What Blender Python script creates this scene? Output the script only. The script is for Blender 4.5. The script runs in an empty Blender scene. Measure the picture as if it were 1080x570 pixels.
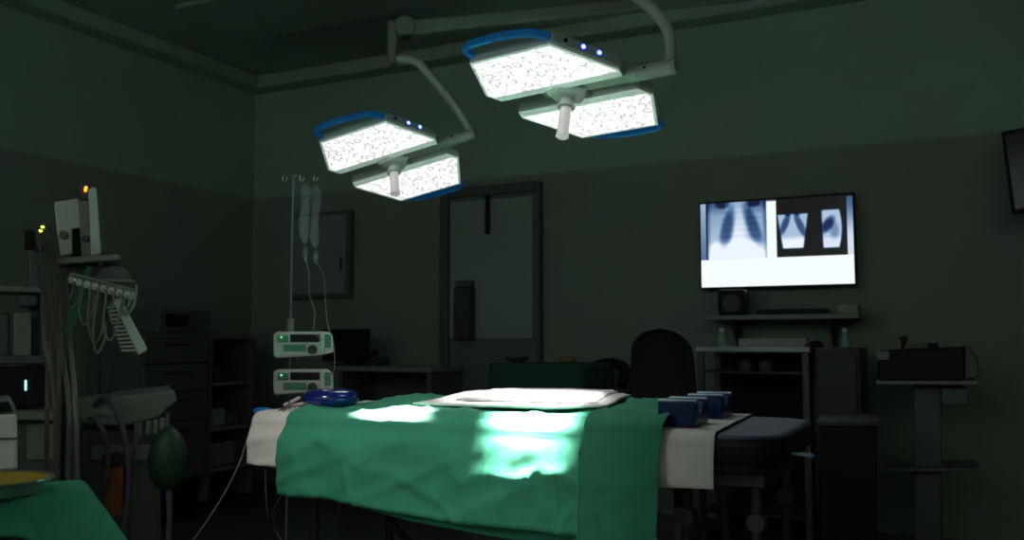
import bpy, bmesh, math, random
from mathutils import Vector, Matrix, noise
random.seed(7)
S = bpy.context.scene
COL = S.collection
PI = math.pi

# ------------------------------------------------------------------ camera frame
CAM_H = 1.15
F = 950.0
HOR = 360.0
PITCH = math.atan((HOR - 285.0) / F)
YAW = math.atan2(0.44, 0.898)
cy, sy = math.cos(YAW), math.sin(YAW)

def ray(px, py):
    x = (px - 540.0) / F
    z = -(py - 285.0) / F
    y = math.cos(PITCH) - z * math.sin(PITCH)
    zz = math.sin(PITCH) + z * math.cos(PITCH)
    return Vector((x * cy - y * sy, x * sy + y * cy, zz)), y

def at(px, py, d):
    """room point seen at a photo position, d metres in front of the camera"""
    r, y = ray(px, py)
    return Vector((0, 0, CAM_H)) + r * (d / y)

def aty(px, py, Y):
    r, _ = ray(px, py)
    return Vector((0, 0, CAM_H)) + r * (Y / r.y)

def atx(px, py, X):
    r, _ = ray(px, py)
    return Vector((0, 0, CAM_H)) + r * (X / r.x)

def atz(px, py, Z):
    r, _ = ray(px, py)
    return Vector((0, 0, CAM_H)) + r * ((Z - CAM_H) / r.z)

FWD = Vector((-sy, cy, 0))
RIGHT = Vector((cy, sy, 0))

# ------------------------------------------------------------------ materials
MATS = {}
def mat(name, col, rough=0.5, metal=0.0, emit=None, estr=0.0, bump=0.0, bscale=40.0, var=0.0, vscale=6.0,
        alpha=1.0, trans=0.0, spec=0.5, coat=0.0, sss=0.0):
    if name in MATS: return MATS[name]
    m = bpy.data.materials.new(name); m.use_nodes = True
    nt = m.node_tree; b = nt.nodes['Principled BSDF']
    b.inputs['Base Color'].default_value = (*col, 1)
    b.inputs['Roughness'].default_value = rough
    b.inputs['Metallic'].default_value = metal
    b.inputs['Specular IOR Level'].default_value = spec
    b.inputs['Coat Weight'].default_value = coat
    if trans: b.inputs['Transmission Weight'].default_value = trans
    if alpha < 1: b.inputs['Alpha'].default_value = alpha
    if emit:
        b.inputs['Emission Color'].default_value = (*emit, 1)
        b.inputs['Emission Strength'].default_value = estr
    tc = nt.nodes.new('ShaderNodeTexCoord')
    if var:
        n = nt.nodes.new('ShaderNodeTexNoise'); n.inputs['Scale'].default_value = vscale; n.inputs['Detail'].default_value = 4
        nt.links.new(tc.outputs['Object'], n.inputs['Vector'])
        mx = nt.nodes.new('ShaderNodeMix'); mx.data_type = 'RGBA'
        mx.inputs['A'].default_value = (*[c * (1 - var) for c in col], 1)
        mx.inputs['B'].default_value = (*[min(1, c * (1 + var)) for c in col], 1)
        nt.links.new(n.outputs['Fac'], mx.inputs['Factor'])
        nt.links.new(mx.outputs['Result'], b.inputs['Base Color'])
    if bump:
        n2 = nt.nodes.new('ShaderNodeTexNoise'); n2.inputs['Scale'].default_value = bscale; n2.inputs['Detail'].default_value = 5
        nt.links.new(tc.outputs['Object'], n2.inputs['Vector'])
        bp = nt.nodes.new('ShaderNodeBump'); bp.inputs['Strength'].default_value = bump; bp.inputs['Distance'].default_value = 0.01
        nt.links.new(n2.outputs['Fac'], bp.inputs['Height'])
        nt.links.new(bp.outputs['Normal'], b.inputs['Normal'])
    MATS[name] = m
    return m

def wall_mat():
    m = mat('wall_paint_glow', (0.2, 0.22, 0.2), 0.75)
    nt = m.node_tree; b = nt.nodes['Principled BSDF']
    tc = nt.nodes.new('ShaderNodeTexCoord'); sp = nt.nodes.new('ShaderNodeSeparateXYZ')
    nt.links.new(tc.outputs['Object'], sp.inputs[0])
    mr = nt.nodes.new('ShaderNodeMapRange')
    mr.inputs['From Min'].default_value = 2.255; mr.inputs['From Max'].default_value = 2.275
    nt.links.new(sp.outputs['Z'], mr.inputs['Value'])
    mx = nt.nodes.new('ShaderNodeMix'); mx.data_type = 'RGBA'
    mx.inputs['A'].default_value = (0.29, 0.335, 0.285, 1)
    mx.inputs['B'].default_value = (0.365, 0.50, 0.405, 1)  # upper wall greener, light bounced off the drapes put into the colour
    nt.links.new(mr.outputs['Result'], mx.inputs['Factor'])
    n = nt.nodes.new('ShaderNodeTexNoise'); n.inputs['Scale'].default_value = 1.3
    nt.links.new(tc.outputs['Object'], n.inputs['Vector'])
    m2 = nt.nodes.new('ShaderNodeMix'); m2.data_type = 'RGBA'; m2.blend_type = 'MULTIPLY'
    m2.inputs['Factor'].default_value = 0.25
    nt.links.new(mx.outputs['Result'], m2.inputs['A']); nt.links.new(n.outputs['Color'], m2.inputs['B'])
    nt.links.new(m2.outputs['Result'], b.inputs['Base Color'])
    return m

def led_mat():
    m = bpy.data.materials.new('led_lens_array'); m.use_nodes = True
    nt = m.node_tree; b = nt.nodes['Principled BSDF']
    b.inputs['Roughness'].default_value = 0.15
    b.inputs['Base Color'].default_value = (0.7, 0.72, 0.72, 1)
    tc = nt.nodes.new('ShaderNodeTexCoord')
    v = nt.nodes.new('ShaderNodeTexVoronoi'); v.inputs['Scale'].default_value = 23.0; v.inputs['Randomness'].default_value = 0.08
    v.voronoi_dimensions = '2D'
    mp = nt.nodes.new('ShaderNodeMapping'); mp.inputs['Rotation'].default_value = (0, 0, math.radians(24))
    nt.links.new(tc.outputs['Object'], mp.inputs['Vector']); nt.links.new(mp.outputs['Vector'], v.inputs['Vector'])
    r = nt.nodes.new('ShaderNodeValToRGB')
    e = r.color_ramp.elements
    e[0].position = 0.0; e[0].color = (1, 1, 1, 1)
    e[1].position = 1.0; e[1].color = (1, 1, 1, 1)
    for p, c in ((0.2, (1, 1, 1, 1)), (0.27, (0.33, 0.31, 0.32, 1)), (0.39, (0.36, 0.34, 0.35, 1)), (0.48, (1, 1, 1, 1))):
        q = e.new(p); q.color = c
    nt.links.new(v.outputs['Distance'], r.inputs['Fac'])
    nz = nt.nodes.new('ShaderNodeTexNoise'); nz.inputs['Scale'].default_value = 30
    nt.links.new(tc.outputs['Object'], nz.inputs['Vector'])
    mr = nt.nodes.new('ShaderNodeMapRange'); mr.inputs['From Min'].default_value = 0.44; mr.inputs['From Max'].default_value = 0.54
    nt.links.new(nz.outputs['Fac'], mr.inputs['Value'])
    mx = nt.nodes.new('ShaderNodeMix'); mx.data_type = 'RGBA'
    mx.inputs['A'].default_value = (1, 1, 1, 1)
    nt.links.new(mr.outputs['Result'], mx.inputs['Factor']); nt.links.new(r.outputs['Color'], mx.inputs['B'])
    nt.links.new(mx.outputs['Result'], b.inputs['Emission Color'])
    b.inputs['Emission Strength'].default_value = 1.15
    return m

M_WALL = wall_mat()
M_LED = led_mat()
M_CEIL = mat('ceiling_paint', (0.30, 0.38, 0.32), 0.8, var=0.1, vscale=1)
M_CEILB = mat('ceiling_beam_paint', (0.33, 0.42, 0.35), 0.7)
M_FLOOR = mat('vinyl_floor', (0.10, 0.11, 0.105), 0.28, var=0.2, vscale=3, bump=0.05, bscale=60)
M_DOOR = mat('door_laminate', (0.15, 0.18, 0.16), 0.6)
M_DOORL = mat('door_upper_panel', (0.32, 0.39, 0.35), 0.45)
M_FRAME = mat('door_frame_dark', (0.10, 0.115, 0.10), 0.5)
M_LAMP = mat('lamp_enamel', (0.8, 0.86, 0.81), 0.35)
M_RIM = mat('lamp_rim_glow', (0.8, 0.86, 0.81), 0.35, emit=(.5, .72, .6), estr=.38)  # glow added in place of light bounced up onto the rim
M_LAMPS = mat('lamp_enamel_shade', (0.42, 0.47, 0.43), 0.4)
M_ARM = mat('arm_enamel', (0.42, 0.46, 0.41), 0.45)
M_ARMD = mat('arm_enamel_dull', (0.17, 0.19, 0.16), 0.6)
M_HANDLE = mat('sterile_handle_white_glow', (0.9, 0.87, 0.86), 0.35, emit=(1, .93, .92), estr=.22)  # faint glow added for the lamp light falling on the handle
M_BLUE = mat('blue_plastic_glow', (0.02, 0.20, 0.52), 0.35, emit=(0.0, 0.12, 0.4), estr=0.12)  # slight glow added where the lens panels would light the handles
M_BLUELED = mat('blue_led', (0.1, 0.2, 1), 0.3, emit=(0.12, 0.25, 1.0), estr=9)
M_BLUERING = mat('blue_led_glow', (0.02, 0.05, 0.6), 0.3, emit=(0.01, 0.04, 0.8), estr=0.8)
M_DARK = mat('black_plastic', (0.010, 0.011, 0.011), 0.5, spec=.25)
M_DGREY = mat('dark_grey_plastic', (0.05, 0.055, 0.052), 0.5)
M_GREY = mat('grey_enamel', (0.12, 0.13, 0.12), 0.5, var=0.08)
M_LGREY = mat('pale_grey_enamel', (0.25, 0.265, 0.24), 0.45)
M_WHITE = mat('white_plastic', (0.74, 0.78, 0.72), 0.4)
M_STEEL = mat('brushed_steel', (0.5, 0.52, 0.5), 0.3, metal=0.9)
M_DRAPE = mat('green_drape_cloth', (0.036, 0.29, 0.168), 0.85, bump=0.25, bscale=350, var=0.12, vscale=5)
M_DRAPE2 = mat('dark_green_cloth', (0.012, 0.06, 0.045), 0.9, bump=0.2, bscale=250)
M_DRAPE3 = mat('green_drape_cloth_shaded', (0.028, 0.225, 0.13), 0.85, bump=0.25, bscale=350, var=0.12, vscale=5)  # darker copy of the drape green, shade put into the colour
M_HEM = mat('green_hem_cloth', (0.06, 0.36, 0.23), 0.85)
M_SHEET = mat('white_sheet_cloth', (0.74, 0.70, 0.70), 0.85, bump=0.2, bscale=300)
M_TOWEL = mat('towel_cotton', (0.85, 0.82, 0.75), 0.95, bump=0.6, bscale=420, var=0.06, vscale=12)
M_MATT = mat('navy_vinyl', (0.035, 0.05, 0.09), 0.5, bump=0.05, bscale=90)
M_GEL = mat('blue_gel', (0.003, 0.025, 0.12), 0.3, trans=0.15, spec=.3)
M_GELT = mat('gel_highlight_blue', (0.5, 0.7, 0.85), 0.2, coat=0.5)
M_RINGB = mat('ring_blue_vinyl', (0.008, 0.018, 0.17), 0.18, coat=0.5)
M_YEL = mat('yellow_enamel', (0.65, 0.42, 0.03), 0.3)
M_ORANGE = mat('orange_lime_granules', (0.45, 0.13, 0.03), 0.5, bump=0.5, bscale=120, var=0.3, vscale=60)
M_ORLED = mat('orange_led', (1, 0.3, 0.02), 0.3, emit=(1.0, 0.32, 0.03), estr=2.5)
M_YGLED = mat('yellow_green_led', (0.8, 1, 0.1), 0.3, emit=(0.75, 1.0, 0.12), estr=2.0)
M_GRLED = mat('green_led', (0.2, 1, 0.4), 0.3, emit=(0.2, 1.0, 0.35), estr=1.3)
M_CYLED = mat('cyan_slit_light', (0.3, 1, 0.9), 0.3, emit=(0.45, 1.0, 0.9), estr=1.2)
M_TUBE = mat('clear_tube_plastic', (0.35, 0.4, 0.38), 0.25, alpha=0.75)
M_HOSE = mat('corrugated_hose_grey', (0.12, 0.12, 0.105), 0.5)
M_HOSER = mat('brown_rubber_hose', (0.11, 0.085, 0.075), 0.5)
M_CABLE = mat('thin_dark_cable', (0.06, 0.06, 0.055), 0.5)
M_CABLEL = mat('pale_cable', (0.3, 0.32, 0.28), 0.5)
M_BAG = mat('green_rubber_bag', (0.014, 0.06, 0.025), 0.5, bump=0.1, bscale=30)
M_GSTRAP = mat('green_strap', (0.02, 0.2, 0.08), 0.6)
M_CLEAR = mat('clear_plastic', (0.6, 0.72, 0.7), 0.08, trans=0.0, alpha=0.13, coat=0.4)
M_FLUID = mat('infusion_fluid', (0.5, 0.65, 0.7), 0.05, alpha=0.07)
M_WOOD = mat('brown_panel', (0.12, 0.06, 0.04), 0.6, var=0.2, vscale=8)
M_GPANEL = mat('green_keypad', (0.10, 0.33, 0.22), 0.4)
M_GLASSG = mat('green_bottle_glass', (0.35, 0.62, 0.5), 0.1, alpha=0.6)
M_PAPER = mat('paper_carton', (0.4, 0.42, 0.38), 0.8)

# ------------------------------------------------------------------ mesh builder
def catmull(P, k=8):
    P = [Vector(p) for p in P]
    if len(P) < 3: return P
    out = []
    for i in range(len(P) - 1):
        p0 = P[max(i - 1, 0)]; p1 = P[i]; p2 = P[i + 1]; p3 = P[min(i + 2, len(P) - 1)]
        for j in range(k):
            t = j / k
            out.append(0.5 * ((2 * p1) + (p2 - p0) * t + (2 * p0 - 5 * p1 + 4 * p2 - p3) * t * t + (3 * p1 - p0 - 3 * p2 + p3) * t ** 3))
    out.append(P[-1])
    return out

CXP = [None]
def onface(px, py, d):
    c = at(CXP[0], py, d); n = Vector((c.x, c.y, 0)).normalized()
    O = Vector((0, 0, CAM_H)); r, _ = ray(px, py)
    return O + r * ((c - O).dot(n) / r.dot(n))

class MB:
    def __init__(s): s.bm = bmesh.new()
    def hexa(s, b, t):
        """box from four bottom and four top corners"""
        v = [s.bm.verts.new(p) for p in list(b) + list(t)]
        n = len(b)
        s.bm.faces.new(v[:n][::-1]); s.bm.faces.new(v[n:])
        for i in range(n):
            j = (i + 1) % n
            s.bm.faces.new((v[i], v[j], v[n + j], v[n + i]))
        return s
    def box(s, x0, x1, y0, y1, z0, z1):
        x0, x1 = sorted((x0, x1)); y0, y1 = sorted((y0, y1)); z0, z1 = sorted((z0, z1))
        return s.hexa([(x0, y0, z0), (x1, y0, z0), (x1, y1, z0), (x0, y1, z0)], [(x0, y0, z1), (x1, y0, z1), (x1, y1, z1), (x0, y1, z1)])
    def bar(s, p0, p1, w, h, up=(0, 0, 1)):
        p0, p1 = Vector(p0), Vector(p1)
        d = (p1 - p0).normalized(); u = Vector(up)
        r = d.cross(u).normalized(); u = r.cross(d)
        c = [(-w / 2, -h / 2), (w / 2, -h / 2), (w / 2, h / 2), (-w / 2, h / 2)]
        return s.hexa([p0 + r * a + u * b for a, b in c], [p1 + r * a + u * b for a, b in c])
    def pprism(s, pts, d, th, cxp=None):
        """outline given as photo positions at depth d, pushed straight back by th"""
        mx_ = sum(p[0] for p in pts) / len(pts); my_ = sum(p[1] for p in pts) / len(pts)
        if cxp is None: cxp = CXP[0]
        if cxp is not None: mx_ = cxp
        c = at(mx_, my_, d); n = Vector((c.x, c.y, 0)).normalized()
        O = Vector((0, 0, CAM_H)); f = []
        for px, py in pts:
            r, _ = ray(px, py)
            f.append(O + r * ((c - O).dot(n) / r.dot(n)))
        return s.hexa(f, [p + n * th for p in f])
    def pbox(s, x0, y0, x1, y1, d, th, cxp=None):
        return s.pprism([(x0, y0), (x1, y0), (x1, y1), (x0, y1)], d, th, cxp)
    def tube(s, pts, r, n=8, smooth=True, k=8):
        P = catmull(pts, k) if smooth else [Vector(p) for p in pts]
        rad = r if isinstance(r, (list, tuple)) else None
        rings = []; up = Vector((0.13, 0.21, 0.97)).normalized()
        for i, p in enumerate(P):
            d = (P[min(i + 1, len(P) - 1)] - P[max(i - 1, 0)])
            if d.length < 1e-9: d = Vector((0, 0, 1))
            d.normalize()
            a = d.cross(up)
            if a.length < 0.05: a = d.cross(Vector((1, 0, 0)))
            a.normalize(); b = d.cross(a); up = a.cross(d) if False else up
            rr = r if rad is None else rad[0] + (rad[1] - rad[0]) * i / (len(P) - 1)
            rings.append([s.bm.verts.new(p + (a * math.cos(2 * PI * j / n) + b * math.sin(2 * PI * j / n)) * rr) for j in range(n)])
        for A, B in zip(rings, rings[1:]):
            for j in range(n):
                s.bm.faces.new((A[j], A[(j + 1) % n], B[(j + 1) % n], B[j]))
        s.bm.faces.new(rings[0][::-1]); s.bm.faces.new(rings[-1])
        return s
    def cyl(s, p0, p1, r0, r1=None, n=20):
        return s.tube([p0, p1], (r0, r0 if r1 is None else r1), n, smooth=False)
    def lathe(s, prof, c=(0, 0, 0), axis=(0, 0, 1), n=28):
        c = Vector(c); w = Vector(axis).normalized()
        a = w.orthogonal().normalized(); b = w.cross(a)
        rings = []
        for r, z in prof:
            rings.append([s.bm.verts.new(c + w * z + (a * math.cos(2 * PI * j / n) + b * math.sin(2 * PI * j / n)) * max(r, 1e-4)) for j in range(n)])
        for A, B in zip(rings, rings[1:]):
            for j in range(n):
                s.bm.faces.new((A[j], A[(j + 1) % n], B[(j + 1) % n], B[j]))
        s.bm.faces.new(rings[0][::-1]); s.bm.faces.new(rings[-1])
        return s
    def torus(s, c, R, r, sx=1, sy=1, sz=1, n=40, m=16, axis=None):
        c = Vector(c)
        rings = []
        for i in range(n):
            a = 2 * PI * i / n
            rings.append([s.bm.verts.new(c + Vector(((R + r * math.cos(2 * PI * j / m)) * math.cos(a) * sx, (R + r * math.cos(2 * PI * j / m)) * math.sin(a) * sy, r * math.sin(2 * PI * j / m) * sz))) for j in range(m)])
        for i in range(n):
            A, B = rings[i], rings[(i + 1) % n]
            for j in range(m): s.bm.faces.new((A[j], B[j], B[(j + 1) % m], A[(j + 1) % m]))
        return s
    def ngon_prism(s, pts, z0, z1, f=None):
        f = f or (lambda x, y, z: (x, y, z))
        return s.hexa([f(x, y, z0) for x, y in pts], [f(x, y, z1) for x, y in pts])
    def grid(s, fn, nu, nv):
        g = [[s.bm.verts.new(fn(i / nu, j / nv)) for j in range(nv + 1)] for i in range(nu + 1)]
        for i in range(nu):
            for j in range(nv):
                s.bm.faces.new((g[i][j], g[i + 1][j], g[i + 1][j + 1], g[i][j + 1]))
        return s
    def build(s, name, m, parent=None, bevel=0.0, smooth=True, world=True, solid=0.0, sub=0, angle=40, seg=2):
        bmesh.ops.recalc_face_normals(s.bm, faces=s.bm.faces)
        if parent is not None and world:
            s.bm.transform(root_matrix(parent).inverted())
        me = bpy.data.meshes.new(name); s.bm.to_mesh(me); s.bm.free()
        me.materials.append(m)
        if smooth:
            me.polygons.foreach_set('use_smooth', [True] * len(me.polygons))
            me.set_sharp_from_angle(angle=math.radians(angle))
        o = bpy.data.objects.new(name, me); COL.objects.link(o)
        if parent is not None: o.parent = parent
        if solid:
            q = o.modifiers.new('thickness', 'SOLIDIFY'); q.thickness = solid; q.offset = 0
        if bevel:
            q = o.modifiers.new('edge', 'BEVEL'); q.width = bevel; q.segments = seg; q.limit_method = 'ANGLE'; q.angle_limit = math.radians(35)
        if sub:
            q = o.modifiers.new('sub', 'SUBSURF'); q.levels = sub; q.render_levels = sub
        return o

def root_matrix(o):
    m = Matrix.Identity(4)
    while o is not None:
        m = o.matrix_basis @ m
        o = o.parent
    return m

def tag(o, label=None, cat=None, group=None, kind=None):
    if label: o['label'] = label
    if cat: o['category'] = cat
    if group: o['group'] = group
    if kind: o['kind'] = kind
    return o

def thing(name, label, cat, loc=(0, 0, 0), group=None, matrix=None):
    o = bpy.data.objects.new(name, None); COL.objects.link(o)
    o.empty_display_size = 0.05
    if matrix is not None: o.matrix_basis = matrix
    else: o.location = loc
    return tag(o, label, cat, group)

def single(o, label, cat, group=None):
    """recentre a one-mesh thing on its own base"""
    me = o.data
    xs = [v.co for v in me.vertices]
    c = Vector((sum(v.x for v in xs) / len(xs), sum(v.y for v in xs) / len(xs), min(v.z for v in xs)))
    me.transform(Matrix.Translation(-c)); o.location = c
    return tag(o, label, cat, group)

def dup(o, parent=None):
    c = o.copy(); COL.objects.link(c)
    if parent is not None: c.parent = parent
    for ch in list(o.children): dup(ch, c)
    return c

def structure(o): o['kind'] = 'structure'; return o

# ------------------------------------------------------------------ room shell
YB, XL, ZC = 5.42, -4.92, 3.2
XR, YF = 2.6, -1.6
structure(MB().box(XL - .3, XR + .3, YF, YB + .3, -.1, 0).build('floor', M_FLOOR, smooth=False))
structure(MB().box(XL - .3, XR + .3, YF, YB + .3, ZC, ZC + .1).build('ceiling', M_CEIL, smooth=False))
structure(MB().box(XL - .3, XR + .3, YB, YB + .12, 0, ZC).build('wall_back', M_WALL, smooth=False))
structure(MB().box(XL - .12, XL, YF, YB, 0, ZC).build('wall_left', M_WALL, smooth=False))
structure(MB().box(XR, XR + .12, YF, YB, 0, ZC).build('wall_right', M_WALL, smooth=False))  # unseen wall, added to keep ambient light off the right side
structure(MB().box(XL, XR, YF - .12, YF, 0, 1.75).build('shade_wall_front', M_WALL, smooth=False))  # unseen low wall, added to shade the lower half of the room
structure(MB().box(XL, XR, YB - .02, YB, 0, .1).build('baseboard_back', M_FRAME, smooth=False))
structure(MB().box(XL, XL + .02, YF, YB - .02, 0, .1).build('baseboard_left', M_FRAME, smooth=False))
structure(MB().box(XL + .0, XL + .16, YF, YB - .16, ZC - .1, ZC).build('trim_1', M_CEILB, bevel=.01))
structure(MB().box(XL + .0, XR, YB - .16, YB, ZC - .1, ZC).build('trim_2', M_CEILB, bevel=.01))
# long ceiling panels
for i, (y0, y1) in enumerate(((2.2, 2.9), (3.9, 4.55))):
    structure(MB().box(-4.2, 1.8, y0, y1, ZC - .03, ZC).build('trim_%d' % (i + 3), M_CEILB, bevel=.006))

# door
dl, dr_ = aty(467, 300, YB).x, aty(573, 300, YB).x
dz = aty(520, 196, YB).z
door = bpy.data.objects.new('door_1', None); COL.objects.link(door); door.location = (dl, YB, 0); structure(door)
fw = .07
b = MB(); b.box(dl, dl + fw, YB - .05, YB, 0, dz); b.box(dr_ - .03, dr_, YB - .05, YB, 0, dz); b.box(dl + fw, dr_ - .03, YB - .05, YB, dz - .07, dz)
b.build('door_frame', M_FRAME, door, bevel=.006)
lx0, lx1 = dl + fw, dr_ - .03
MB().box(lx0, lx1, YB - .03, YB - .001, .02, dz - .07).build('door_leaf', M_DOOR, door)
zp = aty(520, 358, YB).z
MB().box(lx0 + .01, lx1 - .03, YB - .042, YB - .03, zp, dz - .1).build('upper_panel', M_DOORL, door, bevel=.004)
p0 = aty(514, 206, YB - .06); p1 = aty(514, 247, YB - .06)
MB().box(p0.x - .014, p0.x + .014, YB - .075, YB - .042, p1.z, p0.z).build('pull_bar', M_DARK, door, bevel=.006)
a = aty(478, 296, YB - .13); c = aty(495, 358, YB - .13)
g = thing('dispenser', 'dark narrow dispenser box with pale top fixed to the left of the door panel', 'dispenser', (a.x, YB - .05, c.z))
MB().box(a.x, c.x, YB - .13, YB - .042, c.z, a.z - .05).build('dispenser_body', M_DGREY, g, bevel=.008)
MB().box(a.x + .005, c.x - .005, YB - .12, YB - .042, a.z - .05, a.z).build('dispenser_lid', M_GREY, g, bevel=.01)

# wall cabinet (left of door)
a = aty(306, 226, YB - .07); c = aty(367, 314, YB - .07)
g = thing('wall_cabinet', 'flat pale wall cabinet on the back wall behind the infusion bags', 'cabinet', (a.x, YB, c.z))
MB().box(a.x, c.x, YB - .055, YB, c.z, a.z).build('cabinet_body', M_GREY, g, bevel=.005)
MB().box(a.x + .03, c.x - .03, YB - .07, YB - .055, c.z + .03, a.z - .03).build('cabinet_door', mat('cabinet_front', (0.27, 0.31, 0.28), .5), g, bevel=.004)
MB().box(c.x - .07, c.x - .055, YB - .085, YB - .07, c.z + .2, c.z + .3).build('handle', M_DGREY, g, bevel=.003)

# ------------------------------------------------------------------ operating table
BX0, BX1, BY0, BY1 = -2.36, -.44, 2.62, 3.36
MT = .878
bed = thing('operating_table', 'navy padded operating table under green drapes in the middle of the room', 'operating table', (-1.37, 2.99, 0))
def rounded_rect(x0, x1, y0, y1, r, n=8):
    out = []
    for cx, cy_, a0 in ((x1 - r, y0 + r, -PI / 2), (x1 - r, y1 - r, 0), (x0 + r, y1 - r, PI / 2), (x0 + r, y0 + r, PI)):
        for i in range(n + 1):
            a_ = a0 + PI / 2 * i / n
            out.append((cx + r * math.cos(a_), cy_ + r * math.sin(a_)))
    return out
MB().ngon_prism(rounded_rect(BX0, BX1, BY0, BY1, .13), MT - .085, MT).build('mattress', M_MATT, bed, bevel=.03, seg=4)
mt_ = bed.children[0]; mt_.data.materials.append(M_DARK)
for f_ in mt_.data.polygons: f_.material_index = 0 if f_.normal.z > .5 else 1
MB().ngon_prism(rounded_rect(BX0 + .02, BX1 - .03, BY0 + .02, BY1 - .02, .12), MT - .105, MT - .085).build('mattress_deck', M_DARK, bed)
for y in (BY0 + .014, BY1 - .014):
    b = MB().box(BX0 + .05, BX1 - .2, y - .013, y + .013, MT - .130, MT - .09).build('side_rail', mat('beige_rail', (.32, .30, .25), .45), bed, bevel=.006)
b = MB()
for y in (BY0 + .1, BY1 - .1): b.bar((BX0 + .08, y, MT - .13), (BX1 - .07, y, MT - .13), .04, .05)
b.bar((BX0 + .1, BY0 + .1, MT - .13), (BX0 + .1, BY1 - .1, MT - .13), .04, .05); b.bar((BX1 - .09, BY0 + .1, MT - .13), (BX1 - .09, BY1 - .1, MT - .13), .04, .05)
b.build('support_frame', M_DGREY, bed, bevel=.004)
for x in (BX0 + .2, -.75, BX1 - .1):
    for y in (BY0 + .12, BY1 - .12):
        l = MB().cyl((x, y, .13), (x, y, MT - .15), .018).build('leg', mat('leg_enamel', (.03, .032, .03), .5), bed)
        MB().cyl((x, y - .03, .62), (x, y + .03, .62), .027).build('pivot_disc', M_DGREY, l)
        MB().cyl((x, y - .018, .065), (x, y + .018, .065), .064, n=28).build('caster', M_DARK, l)
b = MB(); b.box(-1.75, -1.0, 2.85, 3.13, .12, .3); b.build('pedestal_base', M_DGREY, bed, bevel=.03)
MB().box(-1.6, -1.15, 2.9, 3.08, .3, MT - .15).build('lifting_column', M_GREY, bed, bevel=.02)
hp = at(857, 481, 2.62)
b = MB(); b.tube([hp + RIGHT * -.010 + Vector((0, 0, .009)), hp + RIGHT * .004, hp + RIGHT * -.008 + Vector((0, 0, -.01))], .0035, smooth=False)
b.bar(hp + RIGHT * .002, hp - RIGHT * .05 + FWD * .07, .008, .008)
tag(b.build('release_lever', mat('blue_white_lever', (.3, .42, .6), .25), bed), 'small blue white release lever')

def fbm(x, y, z=0.0, o=3):
    return noise.fractal(Vector((x, y, z)), 1.0, 2.0, o)

def sm(t_):
    t_ = max(0, min(1, t_)); return t_ * t_ * (3 - 2 * t_)

def drape(name, x0, x1, hem_front, hem_back, lift, seed, nu=120, amp=.012, flare=.0, topfn=None, mfold=1.0, mat_=None, solid=.003, yf=None, yb=None, skew=None, rad=.045, creases=(), ridge=.013):
    """cloth over the table: hem_front(s)/hem_back(s) give hem heights along its length"""
    yf = BY0 - .008 if yf is None else yf; yb = BY1 + .008 if yb is None else yb
    yf -= lift * .6; yb += lift * .6
    zt = MT + .004 + lift
    NV = 90
    def fn(u, v):
        x = x0 + (x1 - x0) * u
        hf, hb = hem_front(u), hem_back(u)
        Lf, Lt, Lb = (zt - hf), (yb - yf), (zt - hb)
        arc = (PI / 2 - 2) * rad
        L = Lf + Lt + Lb
        d = v * L
        r = rad
        w1 = fbm(x * 3 + seed, d * 3, seed); w2 = fbm(x * 8 + seed, d * 6 + 5, seed)
        rg = (1 - abs(noise.noise(Vector((x * 4.5 + d * 2, d * 4.5 - x, seed))))) ** 9 + .7 * (1 - abs(noise.noise(Vector((x * 2.2 - d * 2.5, d * 3 + seed, 2.0))))) ** 14
        if d < Lf - r:
            y, z = yf, hf + d
            k = (Lf - r - d) / max(Lf - r, .01)
            fold = (math.sin(x * 15 + seed + 2.0 * fbm(x * 2, seed)) * .4 + w1 * 1.1 + .6 * w2) * amp * mfold
            y += -.034 * (1 - math.exp(-k * 6)) * flare / .03 - (fold + amp * .6) * sm(k * 2.0)
            y -= ridge * rg * sm(k * 5)
            z += .002 * w2
            for xc in creases: y -= .004 * math.exp(-((x - xc - .02 * k) / .01) ** 2) * sm(k * 4)
            # shallow diagonal tension creases
            y += -.006 * sm(k * 3) * max(0, 1 - abs(((x - x0) * 1.3 - (1 - k) * .8 + seed * .13) % .52 - .26) * 14)
        elif d < Lf + r:
            a_ = (d - (Lf - r)) / (2 * r) * PI / 2
            y = yf + r - r * math.cos(a_); z = zt - r + r * math.sin(a_)
            z += .005 * w2
        elif d < Lf + Lt - r:
            y = yf + r + (d - Lf - r) / (Lt - 2 * r) * (Lt - 2 * r) ; z = zt
            t_ = (y - yf) / Lt
            e = min(1, min(t_, 1 - t_) * 8)
            z += ridge * .8 * rg * e + (w1 * .9 + w2 * .5) * amp * .75 * e + (topfn(x, t_) if topfn else 0)
        elif d < Lf + Lt + r:
            a_ = (d - (Lf + Lt - r)) / (2 * r) * PI / 2
            y = yb - r + r * math.sin(a_); z = zt - r + r * math.cos(a_)
            z += (topfn(x, 1.0) if topfn else 0)
        else:
            k = (d - Lf - Lt) / max(Lb, .01)
            y = yb + amp * (1 + math.sin(x * 14 + seed)) * k; z = zt - (d - Lf - Lt)
        if skew: x += skew(x, y, z)
        return Vector((x, y, z))
    return MB().grid(fn, nu, NV).build(name, mat_ or M_DRAPE, None, solid=solid, angle=180)

def hump(x, t):
    h = .022 * max(0, min(1, (t - .45) / .3)) * (1 if x > -2.0 else max(0, (x + 2.2) / .2))
    h += .02 * math.exp(-((x + 1.45) / .35) ** 2 - ((t - .12) / .1) ** 2)
    h += .018 * math.exp(-((x + 1.05) / .1) ** 2 - ((t - .25) / .3) ** 2)
    return h

DX0, DX1 = -2.19, -.99
o = drape('surgical_drape', DX0, DX1 + .02, lambda u: .605 - .05 * u + .006 * math.sin(u * 9), lambda u: .66, .012, 3.1, nu=240, amp=.016, flare=.03, topfn=hump, creases=(-1.86, -1.36, -1.12))
single(o, 'wide green surgical drape covering the operating table with a long low hem', 'drape', 'green drapes on the operating table')
main_drape = o
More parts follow.
